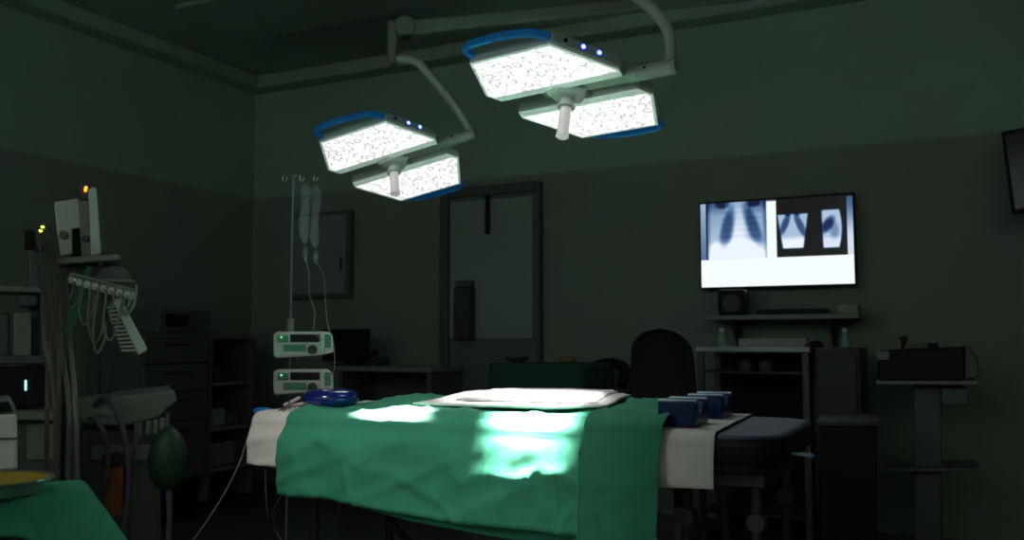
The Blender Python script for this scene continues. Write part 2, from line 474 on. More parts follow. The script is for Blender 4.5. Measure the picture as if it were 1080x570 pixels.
# second hem layer showing under the front edge
def fn(u, v):
    x = -1.98 + .98 * u
    z = .60 - .055 * u - .012 * (1 - v) * math.sin(u * PI) + .08 * v - .022 * (1 - v) * min(1, u * 3)
    return Vector((x, BY0 - .02 - .006 * math.sin(x * 9) + .012 * v, z))
MB().grid(fn, 60, 8).build('hem', M_DRAPE, main_drape, solid=.003, angle=180)
o = drape('surgical_drape', -1.025, -.78, lambda u: .46 - .02 * u, lambda u: .64, .036, 8.3, nu=60, amp=.013, flare=.045, topfn=lambda x, t: .012 * max(0, min(1, (t - .4) / .3)) + .012 * math.sin(x * 30 + t * 6) * t * (1 - t), mfold=1.1, mat_=M_DRAPE3, ridge=.014)
single(o, 'narrow green drape overlapping the wide one, hanging lower at its right end', 'drape', 'green drapes on the operating table')
narrow = o
o = drape('cotton_towel', BX0 + .005, -2.12, lambda u: .70 - .012 * u, lambda u: .75, .004, 5.5, nu=30, amp=.007, flare=.012, mat_=M_TOWEL, ridge=.0015)
single(o, 'pale cotton towel hanging over the left end of the operating table', 'towel')
o = drape('cotton_towel', -.80, -.632, lambda u: .724 + .004 * u, lambda u: .8, .004, 6.6, nu=30, amp=.005, flare=.012, mat_=M_TOWEL, ridge=.0015, skew=lambda x, y, z: -.05 * (y - BY0))
single(o, 'beige cotton towel hanging beneath the blue gel blocks at the right end', 'towel')
# stitched edge of the narrow drape
def snap_edge(over):
    pts = sorted([(q.co + over.location) for q in over.data.vertices if q.co.x + over.location.x < -1.0235 and q.co.y + over.location.y < BY0 + .05], key=lambda q: q.z)
    return pts
MB().tube([q + Vector((0, -.002, 0)) for q in snap_edge(narrow)][::3], .003, 6, smooth=False).build('hem', M_HEM, narrow)
# white sheet folded on top
def fold_sheet(x0, x1, y0, y1, z, seed, th):
    def fn(u, v):
        x = x0 + (x1 - x0) * u - .10 * (1 - v) * 0 + .05 * (v - .5) * (1 if u < .5 else -1)
        y = y0 + (y1 - y0) * v
        t_ = (y - BY0) / (BY1 - BY0)
        e = 0 if 0.03 < u < .97 and .03 < v < .97 else -.006
        return Vector((x, y, z + hump(x, t_) + .004 * fbm(x * 5, y * 5, seed) + e))
    return MB().grid(fn, 50, 30).build('white_sheet', M_SHEET, None, solid=th, angle=180)
o = fold_sheet(-1.80, -1.10, 2.88, 3.335, .923, 2, .008)
single(o, 'long folded white sheet lying on top of the green drape', 'sheet', 'white sheets on the drape')
o = fold_sheet(-1.66, -1.15, 2.96, 3.325, .936, 4, .010)
single(o, 'smaller white sheet folded on the long white sheet in the middle', 'sheet', 'white sheets on the drape')

# head ring
rc = at(349, 420, 3.58)
o = MB().torus((rc.x, rc.y, .893 + .032), .072, .038, 1, 1, .9).build('head_ring', M_RINGB)
single(o, 'glossy dark blue ring shaped head rest at the left end of the table', 'head rest')

# gel heel blocks
def gel_block(cx, cy_, name_label, w=.115, dpt=.20, h=.078, rot=0.1):
    M = Matrix.Translation((cx, cy_, MT + .012)) @ Matrix.Rotation(rot, 4, 'Z')
    g = thing('gel_block', name_label, 'gel block', group='blue gel blocks on the towel', matrix=M)
    prof = [(-dpt / 2, 0), (dpt / 2, 0), (dpt / 2 - .006, h), (dpt / 2 - .055, h)]
    for i in range(1, 9):
        a_ = PI * i / 9
        prof.append(((dpt / 2 - .055) * math.cos(a_), h - .045 * math.sin(a_)))
    prof += [(-dpt / 2 + .055, h), (-dpt / 2 + .006, h)]
    b = MB(); b.hexa([Vector((-w / 2, y, z)) for y, z in prof], [Vector((w / 2, y, z)) for y, z in prof])
    b.build('gel_body', M_GEL, g, bevel=.006, world=False, seg=3)
    for s in (-1, 1):
        yc = s * (dpt / 2 - .031)
        MB().box(-w / 2 - .001, w / 2 + .001, yc - .020, yc + .020, h - .008, h + .004).build('top_highlight', M_GELT, g, bevel=.003, world=False)  # pale strip painting the lit top edge of the block
    return g
gp = at(716, 446, 2.86)
gel_block(-.772, 2.80, 'nearer blue gel block with a curved notch on the right hand towel', rot=.03)
gel_block(-.765, 3.12, 'farther blue gel block behind the first one on the right hand towel', rot=.03)

# towel clip and cables on the left towel
cp = at(308, 427, 3.47)
g = thing('towel_clip', 'small pinkish white clip resting on the left towel beside the blue ring', 'clip', (cp.x, cp.y, .895))
M_CLIP = mat('pinkish_clip', (.6, .5, .45), .5)
MB().bar((cp.x - .03, cp.y - .01, .905), (cp.x + .03, cp.y + .01, .935), .018, .012).build('clip_jaw', M_CLIP, g, bevel=.004)
MB().bar((cp.x - .03, cp.y + .0, .902), (cp.x + .035, cp.y + .025, .912), .018, .012).build('clip_jaw', M_CLIP, g, bevel=.004)
MB().cyl((cp.x - .005, cp.y - .012, .914), (cp.x - .005, cp.y + .02, .914), .008).build('clip_spring', M_STEEL, g)
def hang(pxs, d, r, name, m, label, cat, group=None, k=8):
    o = MB().tube([at(px, py, d + dd) for px, py, dd in pxs], r, 6, k=k).build(name, m)
    return single(o, label, cat, group)
hang([(303, 428, .09), (291, 436, .0), (283, 442, -.045), (281, 470, -.06), (280, 500, -.06), (281, 530, -.06), (283, 548, -.04)], 3.4, .003, 'monitor_cable', M_CABLE, 'thin dark cable hanging over the left part of the pale towel', 'cable', 'cables over the left towel')
hang([(306, 430, .08), (299, 433, .0), (300, 445, -.05), (303, 470, -.06), (304, 500, -.05), (298, 520, .0), (288, 540, .05), (290, 558, .1), (300, 575, .1)], 3.4, .003, 'monitor_cable', M_CABLE, 'thin dark cable running from the clip down past the towel edge', 'cable', 'cables over the left towel')
hang([(276, 445, .06), (262, 463, .1), (252, 490, .1), (236, 522, .1), (214, 556, .1), (196, 580, .1)], 3.5, .0035, 'power_cable', M_CABLEL, 'pale thin cable sagging to the floor left of the operating table', 'cable')
bc = at(279, 430, 3.55)
g = thing('rail_clamp', 'small black clamp with flat blue knob at the left table end', 'clamp', (bc.x, bc.y, .8))
MB().box(bc.x - .045, bc.x + .03, bc.y - .03, bc.y + .05, .8, .872).build('clamp_body', M_DARK, g, bevel=.006)
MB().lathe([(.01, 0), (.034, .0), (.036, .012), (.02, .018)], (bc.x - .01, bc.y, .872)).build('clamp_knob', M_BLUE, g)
o = MB().tube([at(404, 520, 3.25), at(408, 540, 3.25), at(416, 556, 3.2), at(432, 574, 3.2), at(440, 600, 3.2)], .013, 8).build('black_hose', M_DARK)
single(o, 'black hose hanging under the operating table', 'hose')

# ------------------------------------------------------------------ surgical lights
SH = [(-0.319, -0.234), (0.002, -0.356), (0.218, -0.185), (0.224, -0.137), (-0.266, 0.05), (-0.322, 0.005)]
def inset(poly, d, inner=None):
    n = len(poly); out = []
    ar = sum(poly[i][0] * poly[(i + 1) % n][1] - poly[(i + 1) % n][0] * poly[i][1] for i in range(n))
    sgn = 1 if ar > 0 else -1
    for i in range(n):
        p0, p1, p2 = (Vector(poly[(i + k) % n]) for k in (-1, 0, 1))
        e1 = (p1 - p0).normalized(); e2 = (p2 - p1).normalized()
        n1 = Vector((-e1.y, e1.x)) * sgn; n2 = Vector((-e2.y, e2.x)) * sgn
        d1 = inner if (inner and (i - 1) % n == 3) else d
        d2 = inner if (inner and i % n == 3) else d
        cr = n1.x * n2.y - n1.y * n2.x
        if abs(cr) < 1e-4: q = p1 + n1 * d1
        else: q = p1 + Vector(((d1 * n2.y - d2 * n1.y) / cr, (d2 * n1.x - d1 * n2.x) / cr))
        out.append((q.x, q.y))
    return out
E2 = Vector((.934, -.356)); N2 = Vector((.356, .934))
def axis_rot(a):
    a = Vector(a); th = a.length
    return Matrix.Rotation(th, 4, a.normalized())
def lamp(center_px, d, rv, label):
    c = at(center_px[0], center_px[1], d)
    M = Matrix.Translation(c) @ Matrix.Rotation(YAW, 4, 'Z') @ axis_rot(rv)
    g = thing('surgical_light', label, 'surgical light', group='ceiling surgical lights', matrix=M)
    for s in (1, -1):
        P = [(x * s, y * s) for x, y in SH]
        b = MB(); T = inset(P, .012)
        b.hexa([(x, y, 0) for x, y in P], [(x, y, .045) for x, y in P])
        hsg = b.build('lamp_panel', M_LAMP, g, bevel=.006, world=False)
        b = MB(); b.hexa([(x, y, .043) for x, y in inset(P, .004)], [(x, y, .066) for x, y in inset(P, .035)])
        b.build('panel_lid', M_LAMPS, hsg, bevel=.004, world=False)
        fp = inset(P, .014, .04)
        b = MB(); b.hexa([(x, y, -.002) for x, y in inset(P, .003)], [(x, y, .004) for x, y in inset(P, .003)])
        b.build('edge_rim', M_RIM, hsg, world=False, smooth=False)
        b = MB(); b.hexa([(x, y, -.003) for x, y in fp], [(x, y, .002) for x, y in fp])
        b.build('led_face', M_LED, hsg, world=False, smooth=False)
        p0, p1 = Vector(P[0]), Vector(P[1])
        e = (p1 - p0).normalized(); nn = Vector((e.y, -e.x))
        if nn.dot(p0) < 0: nn = -nn
        V3 = lambda q, z: Vector((q.x, q.y, z))
        b = MB()
        path = [p0 + e * .012, p0 + e * .012 + nn * .05, p0 + e * .05 + nn * .066, p0 + e * .17 + nn * .07, p1 - e * .09 + nn * .056, p1 - e * .045 + nn * .042, p1 - e * .006]
        pts = [V3(q, .026) for q in path]
        for q0, q1 in zip(pts, pts[1:]): b.bar(q0, q1 + (q1 - q0).normalized() * .006, .018, .03)
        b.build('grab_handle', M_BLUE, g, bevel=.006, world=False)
        # control side
        p1_, p2_ = Vector(P[1]), Vector(P[2]); e = (p2_ - p1_); en = e.normalized(); nn = Vector((en.y, -en.x))
        if nn.dot(p1_) < 0: nn = -nn
        b = MB(); mid = [p1_ + en * .008, p2_ - en * .004]
        b.bar(V3(mid[0] + nn * .001, .03), V3(mid[1] + nn * .001, .03), .006, .034)
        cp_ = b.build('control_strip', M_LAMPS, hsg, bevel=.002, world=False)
        for t_, mm, rr in ((.2, M_DARK, .008), (.45, M_BLUELED, .0075), (.68, M_BLUELED, .0075)):
            q = p1_ + e * t_
            if mm is M_BLUELED:
                MB().cyl(V3(q + nn * .003, .03), V3(q + nn * .0055, .03), .0125, n=16).build('button_ring', M_BLUERING, hsg, world=False)
            MB().cyl(V3(q + nn * .003, .03), V3(q + nn * .0075, .03), rr, n=12).build('button', mm, hsg, world=False)
    W = lambda a_, b_, z: Vector((E2.x * a_ + N2.x * b_, E2.y * a_ + N2.y * b_, z))
    b = MB(); b.bar(W(-.11, 0, .03), W(.27, 0, .03), .05, .03); b.build('cross_arm', M_ARM, g, bevel=.006, world=False)
    b = MB()
    for a_ in (-.06, .06): b.bar(W(a_, -.075, .018), W(a_, .075, .018), .03, .03)
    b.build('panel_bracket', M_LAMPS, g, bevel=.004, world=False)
    b = MB(); b.hexa([W(x, y, -.016) for x, y in ((-.055, -.05), (.0, -.062), (.075, -.01), (.03, .05), (-.04, .045))], [W(x * 1.25, y * 1.25, .006) for x, y in ((-.055, -.05), (.0, -.062), (.075, -.01), (.03, .05), (-.04, .045))])
    b.build('hub_plate', M_LAMP, g, bevel=.004, world=False)
    b = MB(); b.lathe([(.024, -.012), (.027, -.03), (.025, -.042), (.033, -.044), (.034, -.052), (.026, -.056)]); b.build('handle_collar', M_LAMP, g, world=False)
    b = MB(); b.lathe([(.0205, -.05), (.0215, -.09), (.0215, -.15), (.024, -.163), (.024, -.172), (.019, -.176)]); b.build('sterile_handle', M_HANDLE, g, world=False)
    b = MB(); b.cyl(W(.255, 0, .03), W(.43, 0, .03), .029, n=24); b.cyl(W(.292, 0, .03), W(.298, 0, .03), .0305, n=24); b.cyl(W(.425, 0, .03), W(.44, 0, .03), .025, n=24)
    b.build('swivel_joint', M_ARM, g, bevel=.003, world=False)
    q = W(.33, -.03, .03); MB().cyl(q, W(.33, -.0305, .03) + Vector((0, 0, 0)), .006, n=12).build('screw_cap', M_DARK, g, world=False)
    return g, M, W
lr, Mr, W = lamp((598.5, 100.5), 3.3, (math.radians(-13.39), math.radians(5.9), math.radians(-14.25)), 'large nearer surgical light with two bright lens panels above the table')
ll, Ml, W = lamp((415.1, 172.9), 4.346, (-.3802, -.1016, .0220), 'smaller farther surgical light hanging from the curved arm on the left')

cc = at(800, 100, 4.0)
cm = thing('ceiling_mount', 'grey ceiling column that carries both surgical light arms', 'ceiling mount', (cc.x, cc.y, ZC))
MB().cyl((cc.x, cc.y, 2.70), (cc.x, cc.y, ZC - .03), .05).build('mount_column', M_ARM, cm)
MB().lathe([(.05, -.1), (.14, -.06), (.15, 0)], (cc.x, cc.y, ZC)).build('ceiling_flange', M_ARM, cm)
# right lamp arm
J = Mr @ W(.41, 0, .03)
dJ = 3.3 + (Mr @ W(.41, 0, .03) - at(598.5, 100.5, 3.3)).dot(FWD)
top = at(640, -40, dJ)
pts = [J, at(707, 55, dJ), at(706, 38, dJ), at(700, 24, dJ), at(687, 9, dJ), at(668, -6, dJ), at(655, -17, dJ), at(640, -22, dJ)]
MB().tube(pts, .021, 14).build('hanger_tube', M_ARM, lr)
br0, br1 = at(638, -16, dJ), at(638, -75, dJ)
MB().cyl(br0, br1, .032).build('arm_bracket', M_ARM, lr)
sa = br1 + Vector((0, 0, -.05))
MB().bar(sa, (cc.x, cc.y, 2.9), .07, .085).build('spring_arm', M_ARM, lr, bevel=.015)
# left lamp arm
J = Ml @ W(.41, 0, .03)
dJ = 4.346 + (J - at(415.1, 172.9, 4.346)).dot(FWD)
pts = [J, at(497, 148, dJ), at(495, 136, dJ), at(488, 123, dJ), at(470, 99, dJ), at(448, 73, dJ), at(438, 65, dJ), at(426, 62, dJ), at(412, 63, dJ)]
MB().tube(pts, .021, 14).build('hanger_tube', M_ARM, ll)
b = MB(); b.bar(at(414, 69, dJ), at(414, 22, dJ), .05, .05, up=FWD); b.build('arm_bracket', M_ARMD, ll, bevel=.014)
pv = at(428, 30, dJ)
MB().cyl(pv - FWD * .045, pv + FWD * .05, .052, n=28).build('pivot_joint', M_ARMD, ll, bevel=.008)
MB().cyl(at(424, 41, dJ) - FWD * .03, at(434, 40, dJ) - FWD * .03, .014, n=12).build('tension_knob', M_DARK, ll)
MB().bar(pv, (cc.x, cc.y, 2.735), .055, .07).build('spring_arm', M_ARMD, ll, bevel=.018)

def spot(name, loc, target, power, size, blend, rad, col=(1, .97, .95)):
    l = bpy.data.lights.new(name, 'SPOT'); l.energy = power; l.spot_size = math.radians(size); l.spot_blend = blend; l.shadow_soft_size = rad; l.color = col
    o = bpy.data.objects.new(name, l); COL.objects.link(o); o.location = loc
    o.rotation_euler = (Vector(target) - Vector(loc)).to_track_quat('-Z', 'Y').to_euler()
    return o
SPOTS = []
cR = Mr @ Vector((-.1, -.16, -.03)); cR2 = Mr @ Vector((.1, .16, -.03))
cL = Ml @ Vector((-.1, -.16, -.03)); cL2 = Ml @ Vector((.1, .16, -.03))
spot('surgical_beam', cR, (-1.23, 2.65, .88), 6000, 13, .85, .07)
spot('surgical_beam', cR2, (-1.35, 2.98, .9), 260, 26, .8, .05)
spot('surgical_beam', cL, (-1.78, 2.68, .9), 7000, 10.5, .75, .04)
spot('surgical_beam', cL2, (-1.55, 3.0, .9), 240, 16, .8, .05)
spot('drape_fill_light', (-1.9, .5, 3.1), (-1.7, 2.6, .75), 190, 39, 1, .25)  # unseen spot added to brighten the front of the drape
# broad soft spill of each lamp head
for M_ in (Mr, Ml):
    l = bpy.data.lights.new('lamp_spill', 'SPOT'); l.energy = 5; l.spot_size = math.radians(150); l.spot_blend = 1; l.shadow_soft_size = .2; l.color = (.9, 1, .96)
    o = bpy.data.objects.new('lamp_spill', l); COL.objects.link(o); o.matrix_world = M_ @ Matrix.Translation((0, 0, -.2))

# ------------------------------------------------------------------ television with x-ray pictures
YT = YB - .09
x0, x1 = aty(739.5, 260, YT).x, aty(900.5, 260, YT).x
zt, zb = aty(738, 216, YT).z, aty(741, 303.5, YT).z
tv = thing('wall_mounted_television', 'wall mounted television showing chest x-ray pictures over a white strip', 'television', ((x0 + x1) / 2, YT, zb))
MB().box(x0 - .012, x1 + .012, YT, YT + .05, zb - .012, zt + .012).build('bezel', M_DARK, tv, bevel=.006)
MB().box((x0 + x1) / 2 - .2, (x0 + x1) / 2 + .2, YT + .05, YB, zb + .1, zb + .35).build('wall_bracket', M_DARK, tv)
def sstep(a, b, x):
    t_ = max(0, min(1, (x - a) / (b - a))); return t_ * t_ * (3 - 2 * t_)
def ell(u, v, cu, cv, ru, rv, soft=.25, rot=0):
    du, dv = u - cu, v - cv
    c_, s_ = math.cos(rot), math.sin(rot)
    a_, b_ = (du * c_ + dv * s_) / ru, (-du * s_ + dv * c_) / rv
    return 1 - sstep(1 - soft, 1 + soft, math.hypot(a_, b_))
def blue(g): return (.22 * g + .72 * g ** 2, .5 * g + .46 * g ** 1.6, min(1, .12 + .88 * g))
def screen(u, v):          # v downward
    if v > .675:
        return (.93, .96, .97)
    if u < .036: g_ = .75 - .4 * v; return blue(g_)
    if u < .052: return (.004, .006, .012)
    if u < .452:
        a_, b_ = (u - .052) / .4, v / .67
        g_ = .62 + .25 * b_ - .25 * sstep(.25, .0, b_) * (abs(a_ - .5) > .2)
        g_ -= .40 * ell(a_, b_, .33, .47, .10, .34, .45, .22) + .40 * ell(a_, b_, .77, .45, .095, .38, .5, -.32)
        g_ += .18 * ell(a_, b_, .53, .5, .12, .5, .6) + .3 * sstep(.62, .78, b_) * ell(a_, b_, .5, .95, .52, .4, .25)
        g_ -= .35 * ell(a_, b_, .25, .02, .12, .08) + .35 * ell(a_, b_, .78, .02, .12, .08)
        g_ -= .3 * sstep(.9, 1.0, a_) + .22 * sstep(.06, 0, a_)
        g_ += .02 * math.sin(b_ * 60) * (.2 < a_ < .9)
        g_ = max(.05, min(.97, g_))
        return blue(g_)
    if u < .512: return (.93, .97, .98) if v > .02 else (.3, .35, .4)
    if u > .965: return blue(max(.3, .9 - .5 * sstep(.5, .0, v))) if v > .02 else (.02, .02, .03)
    a_, b_ = (u - .512) / .453, v / .66
    g_ = .0
    # frontal torso
    k = (b_ - .26) / .62
    if 0 <= k <= 1:
        hw = .225 - .075 * k
        e = 1 - sstep(hw - .02, hw + .01, abs(a_ - .24))
        t_ = .78 + .2 * sstep(.6, .8, k)
        t_ -= .45 * ell(a_, k, .13, .3, .05, .3, .4, .2) + .42 * ell(a_, k, .345, .35, .05, .34, .4, -.2)
        t_ -= .35 * ell(a_, k, .17, .0, .05, .08) + .35 * ell(a_, k, .31, .0, .05, .08)
        g_ = max(g_, e * max(.1, t_) * sstep(0, .05, k) * (1 - sstep(.97, 1, k)))
    # side torso
    k = (b_ - .22) / .68
    if 0 <= k <= 1:
        cx_ = .77 + .02 * math.sin(k * 3); hw = .14 * math.sin(PI * (.32 + .42 * k)) ** .7
        e = 1 - sstep(hw - .02, hw + .01, abs(a_ - cx_))
        t_ = .8 + .12 * sstep(.65, .8, k) - .62 * ell(a_, k, .73, .4, .07, .2, .5, .3) - .2 * ell(a_, k, .82, .55, .06, .2, .5)
        g_ = max(g_, e * max(.12, t_) * sstep(0, .05, k) * (1 - sstep(.97, 1, k)))
    if g_ < .02: return (.003, .006, .014)
    return blue(min(.97, g_))
nx, ny = 220, 120
b = MB(); ly = b.bm.loops.layers.float_color.new('xray')
g_ = [[b.bm.verts.new((x0 + (x1 - x0) * i / nx, YT - .002, zt + (zb - zt) * j / ny)) for j in range(ny + 1)] for i in range(nx + 1)]
for i in range(nx):
    for j in range(ny):
        f_ = b.bm.faces.new((g_[i][j], g_[i][j + 1], g_[i + 1][j + 1], g_[i + 1][j]))
        col = screen((i + .5) / nx, (j + .5) / ny)
        for lp in f_.loops: lp[ly] = (*[c_ ** 2.0 for c_ in col], 1)
ms = bpy.data.materials.new('xray_display'); ms.use_nodes = True
nt = ms.node_tree; pb = nt.nodes['Principled BSDF']; pb.inputs['Base Color'].default_value = (.01, .01, .012, 1); pb.inputs['Roughness'].default_value = .25
at_ = nt.nodes.new('ShaderNodeAttribute'); at_.attribute_name = 'xray'
nt.links.new(at_.outputs['Color'], pb.inputs['Emission Color']); pb.inputs['Emission Strength'].default_value = 1.05
b.build('display', ms, tv, smooth=False)

# ------------------------------------------------------------------ shelf and trolley under the television
YS = 5.12
def ybox(b, px0, py0, px1, py1, Y, depth):
    p, q = aty(px0, py0, Y), aty(px1, py1, Y)
    zm = (aty((px0 + px1) / 2, py0, Y).z, aty((px0 + px1) / 2, py1, Y).z)
    return b.box(p.x, q.x, Y, Y + depth, zm[1], zm[0]), p.x, q.x, zm[1], zm[0]
g = thing('wall_shelf', 'long narrow shelf on the wall under the television', 'shelf', aty(820, 336, YS))
b, sx0, sx1, sz0, sz1 = ybox(MB(), 742, 332, 906, 337, YS, .3)
b.build('shelf_board', M_LGREY, g, bevel=.003)
for x in (sx0 + .15, sx1 - .15):
    MB().hexa([(x - .01, YB - .005, sz0 - .2), (x + .01, YB - .005, sz0 - .2), (x + .01, YB - .03, sz0 - .2), (x - .01, YB - .03, sz0 - .2)], [(x - .01, YB - .005, sz0), (x + .01, YB - .005, sz0), (x + .01, YS + .05, sz0), (x - .01, YS + .05, sz0)]).build('shelf_bracket', M_DGREY, g)
def on_shelf(name, px0, px1, h, m, label, cat, y=YS + .05, dep=.16, z=None, bevel=.006):
    z = sz1 if z is None else z
    a_, c_ = aty(px0, 330, y).x, aty(px1, 330, y).x
    o = MB().box(a_, c_, y, y + dep, z, z + h).build(name, m, bevel=bevel)
    return single(o, label, cat)
g = thing('desk_speaker', 'black rounded speaker at the left end of the wall shelf', 'speaker', aty(768, 331, YS + .06))
a_, c_ = aty(757, 330, YS + .06).x, aty(786, 330, YS + .06).x
MB().box(a_, c_, YS + .06, YS + .2, sz1, sz1 + .15).build('speaker_case', M_DARK, g, bevel=.02, seg=4)
MB().cyl(((a_ + c_) / 2, YS + .057, sz1 + .07), ((a_ + c_) / 2, YS + .062, sz1 + .07), .05).build('speaker_cone', M_DGREY, g)
on_shelf('media_player', 798, 872, .035, M_DARK, 'flat black player box lying on the wall shelf', 'media player')
on_shelf('small_carton', 884, 905, .05, M_PAPER, 'small pale carton at the right end of the wall shelf', 'carton')
# steel trolley
YR = 4.85
g = thing('equipment_trolley', 'steel framed equipment trolley with shelves under the wall shelf', 'trolley', (aty(795, 400, YR).x, YR, 0))
tx0, tx1 = aty(736, 400, YR).x, aty(853, 400, YR).x
tz = aty(795, 366, YR).z
for x in (tx0 + .015, tx1 - .015):
    for y in (YR + .015, YR + .4):
        p_ = MB().box(x - .017, x + .017, y - .015, y + .015, .08, tz - .03).build('post', M_GREY, g, bevel=.003)
        MB().cyl((x, y - .012, .04), (x, y + .012, .04), .04).build('caster', M_DARK, p_)
MB().box(tx0 - .01, tx1 + .01, YR - .01, YR + .43, tz - .03, tz).build('top_tray', mat('trolley_top', (.5, .54, .56), .25, metal=.5), g, bevel=.005)
for z in (tz - .13, .65, .25):
    MB().box(tx0 + .02, tx1 - .02, YR + .01, YR + .41, z - .012, z).build('shelf', M_DGREY, g)
MB().box(tx0 + .03, tx1 - .03, YR + .39, YR + .4, .1, tz - .04).build('back_panel', M_DARK, g)
for px, nm in ((785, 'left'), (806, 'mid')):
    q = aty(px, 386, YR + .08)
    o = MB().lathe([(.03, 0), (.035, .01), (.035, .05), (.02, .06)], (q.x, YR + .12, tz - .13)).build('small_pot', M_GREY)
    single(o, 'small grey pot on the upper trolley shelf, ' + ('left of two' if nm == 'left' else 'right of two'), 'pot', 'pots on the trolley')
# bottles, carton, mouse on top
def bottle(px, py, y, z, label):
    q = aty(px, py, y)
    g = thing('glass_bottle', label, 'bottle', (q.x, y, z), 'green bottles under the wall shelf')
    MB().lathe([(.018, 0), (.021, .004), (.021, .05), (.012, .068), (.01, .08)], (q.x, y, z)).build('bottle_body', M_GLASSG, g)
    MB().lathe([(.012, .08), (.012, .1), (.01, .102)], (q.x, y, z)).build('bottle_cap', M_WHITE, g)
bottle(761, 352, YR + .12, tz, 'small greenish bottle on the left corner of the steel trolley')
on_shelf('long_carton', 778, 850, .045, M_PAPER, 'long flat pale carton lying on the steel trolley', 'carton', y=YR + .2, z=tz, dep=.12)
g = thing('side_cabinet', 'tall grey cabinet standing right of the steel trolley', 'cabinet', (aty(880, 420, YR).x, YR, 0))
kx0, kx1 = tx1 + .03, aty(907, 400, YR).x
MB().box(kx0, kx1, YR + .02, YR + .45, .0, tz - .005).build('cabinet_body', M_DGREY, g, bevel=.006)
MB().box(kx0 + .015, kx1 - .015, YR, YR + .02, .1, tz - .04).build('cabinet_door', M_DGREY, g, bevel=.004)
MB().box(kx0 + .03, kx0 + .045, YR - .02, YR, .6, .75).build('handle', M_STEEL, g, bevel=.003)
bottle(891, 352, YR + .12, tz - .005, 'small greenish bottle on top of the tall grey cabinet')
q = aty(858, 362, YR + .1)
o = MB().lathe([(.045, 0), (.05, .01), (.035, .035), (.01, .045)], (q.x, YR + .12, tz - .005)).build('round_lid', M_DARK)
single(o, 'low dark round lid on the grey cabinet beside the trolley', 'lid')

# ------------------------------------------------------------------ office chair
YC = 4.25
cq = aty(700, 400, YC)
g = thing('office_chair', 'black high backed office chair standing behind the table', 'chair', (cq.x, YC, 0))
ztop = aty(700, 347, YC).z
hw = (aty(737, 400, YC).x - aty(664, 400, YC).x) / 2
def fn(u, v):
    a_ = 2 * PI * u
    k = v
    zz = .60 + (ztop - .60) * k
    w_ = hw * (1.04 - .22 * k ** 1.6)
    if k > .8: w_ *= math.sqrt(max(0, 1 - ((k - .8) / .2) ** 2.6)) * .98 + .02
    if k < .12: w_ *= .7 + .3 * math.sqrt(1 - (1 - k / .12) ** 2)
    cx_ = math.copysign(abs(math.cos(a_)) ** .6, math.cos(a_)); sn = math.copysign(abs(math.sin(a_)) ** .8, math.sin(a_))
    return Vector((cq.x + w_ * cx_, YC + .035 * sn + .03 * (1 - (1 - 2 * k) ** 2) - .05 * cx_ * cx_, zz))
b = MB(); b.grid(fn, 40, 40); bmesh.ops.remove_doubles(b.bm, verts=b.bm.verts, dist=.0015)
b.build('backrest', M_DARK, g)
MB().ngon_prism(rounded_rect(cq.x - .24, cq.x + .24, YC + .02, YC + .48, .1), .45, .53).build('seat', M_DARK, g, bevel=.025, seg=3)
MB().bar((cq.x, YC + .06, .47), (cq.x, YC + .03, .75), .06, .02).build('back_support', M_DGREY, g)
MB().cyl((cq.x, YC + .25, .1), (cq.x, YC + .25, .45), .03).build('gas_column', M_DGREY, g)
for i in range(5):
    a_ = 2 * PI * i / 5 + .3
    e = Vector((cq.x + .28 * math.cos(a_), YC + .25 + .28 * math.sin(a_), .08))
    l = MB().bar((cq.x, YC + .25, .12), e, .04, .03).build('base_spoke', M_DARK, g, bevel=.005)
    MB().cyl(e + Vector((-.02, 0, -.047)), e + Vector((.02, 0, -.047)), .033).build('caster', M_DARK, l)
for s in (-1, 1):
    b = MB(); b.tube([(cq.x + s * .22, YC + .22, .48), (cq.x + s * .27, YC + .22, .6), (cq.x + s * .27, YC + .2, .7)], .015); b.bar((cq.x + s * .27, YC + .08, .71), (cq.x + s * .27, YC + .34, .71), .05, .03)
    b.build('armrest', M_DARK, g, bevel=.004)

# ------------------------------------------------------------------ covered instrument table behind, stool
YG = 4.45
gx0, gx1 = aty(512, 400, YG).x, aty(618, 400, YG).x
gz = aty(565, 384, YG).z
g = thing('instrument_table', 'instrument table hidden under a dark green cloth by the back wall', 'table', ((gx0 + gx1) / 2, YG + .2, 0))
MB().box(gx0 + .03, gx1 - .03, YG + .03, YG + .4, gz - .03, gz - .006).build('table_top', M_STEEL, g)
for x in (gx0 + .06, gx1 - .06):
    for y in (YG + .06, YG + .37): MB().cyl((x, y, 0), (x, y, gz - .03), .015).build('leg', M_STEEL, g)
def fn(u, v):
    # rectangular cloth: closed skirt round the top
    a_ = 2 * PI * u
    cxm, cym = (gx0 + gx1) / 2, YG + .215
    hx, hy = (gx1 - gx0) / 2 - .02, .2
    c_, s_ = math.cos(a_), math.sin(a_)
    k = 1 / max(abs(c_), abs(s_))
    ex, ey = c_ * k, s_ * k
    if v < .4:
        t_ = v / .4
        return Vector((cxm + ex * hx * t_, cym + ey * hy * t_, gz + .006 * fbm(ex * t_ * 2, ey * t_ * 2, 3)))
    t_ = (v - .4) / .6
    fl = 1 + .12 * t_ + .05 * t_ * math.sin(a_ * 13)
    return Vector((cxm + ex * hx * fl, cym + ey * hy * fl, gz - .5 * t_))
b = MB(); b.grid(fn, 120, 40); bmesh.ops.remove_doubles(b.bm, verts=b.bm.verts, dist=.0008)
o = b.build('table_cloth', M_DRAPE2, None, angle=180)
single(o, 'dark green cloth covering the instrument table near the back wall', 'cloth')
q = aty(545, 384, YG + .2)
o = MB().lathe([(.03, 0), (.06, .012), (.075, .03), (.07, .03), (.055, .014), (.001, .008)], (q.x, YG + .2, gz + .004)).build('steel_bowl', M_STEEL)
single(o, 'shallow steel bowl on the dark green covered table', 'bowl')
q = aty(600, 384, YG + .2)
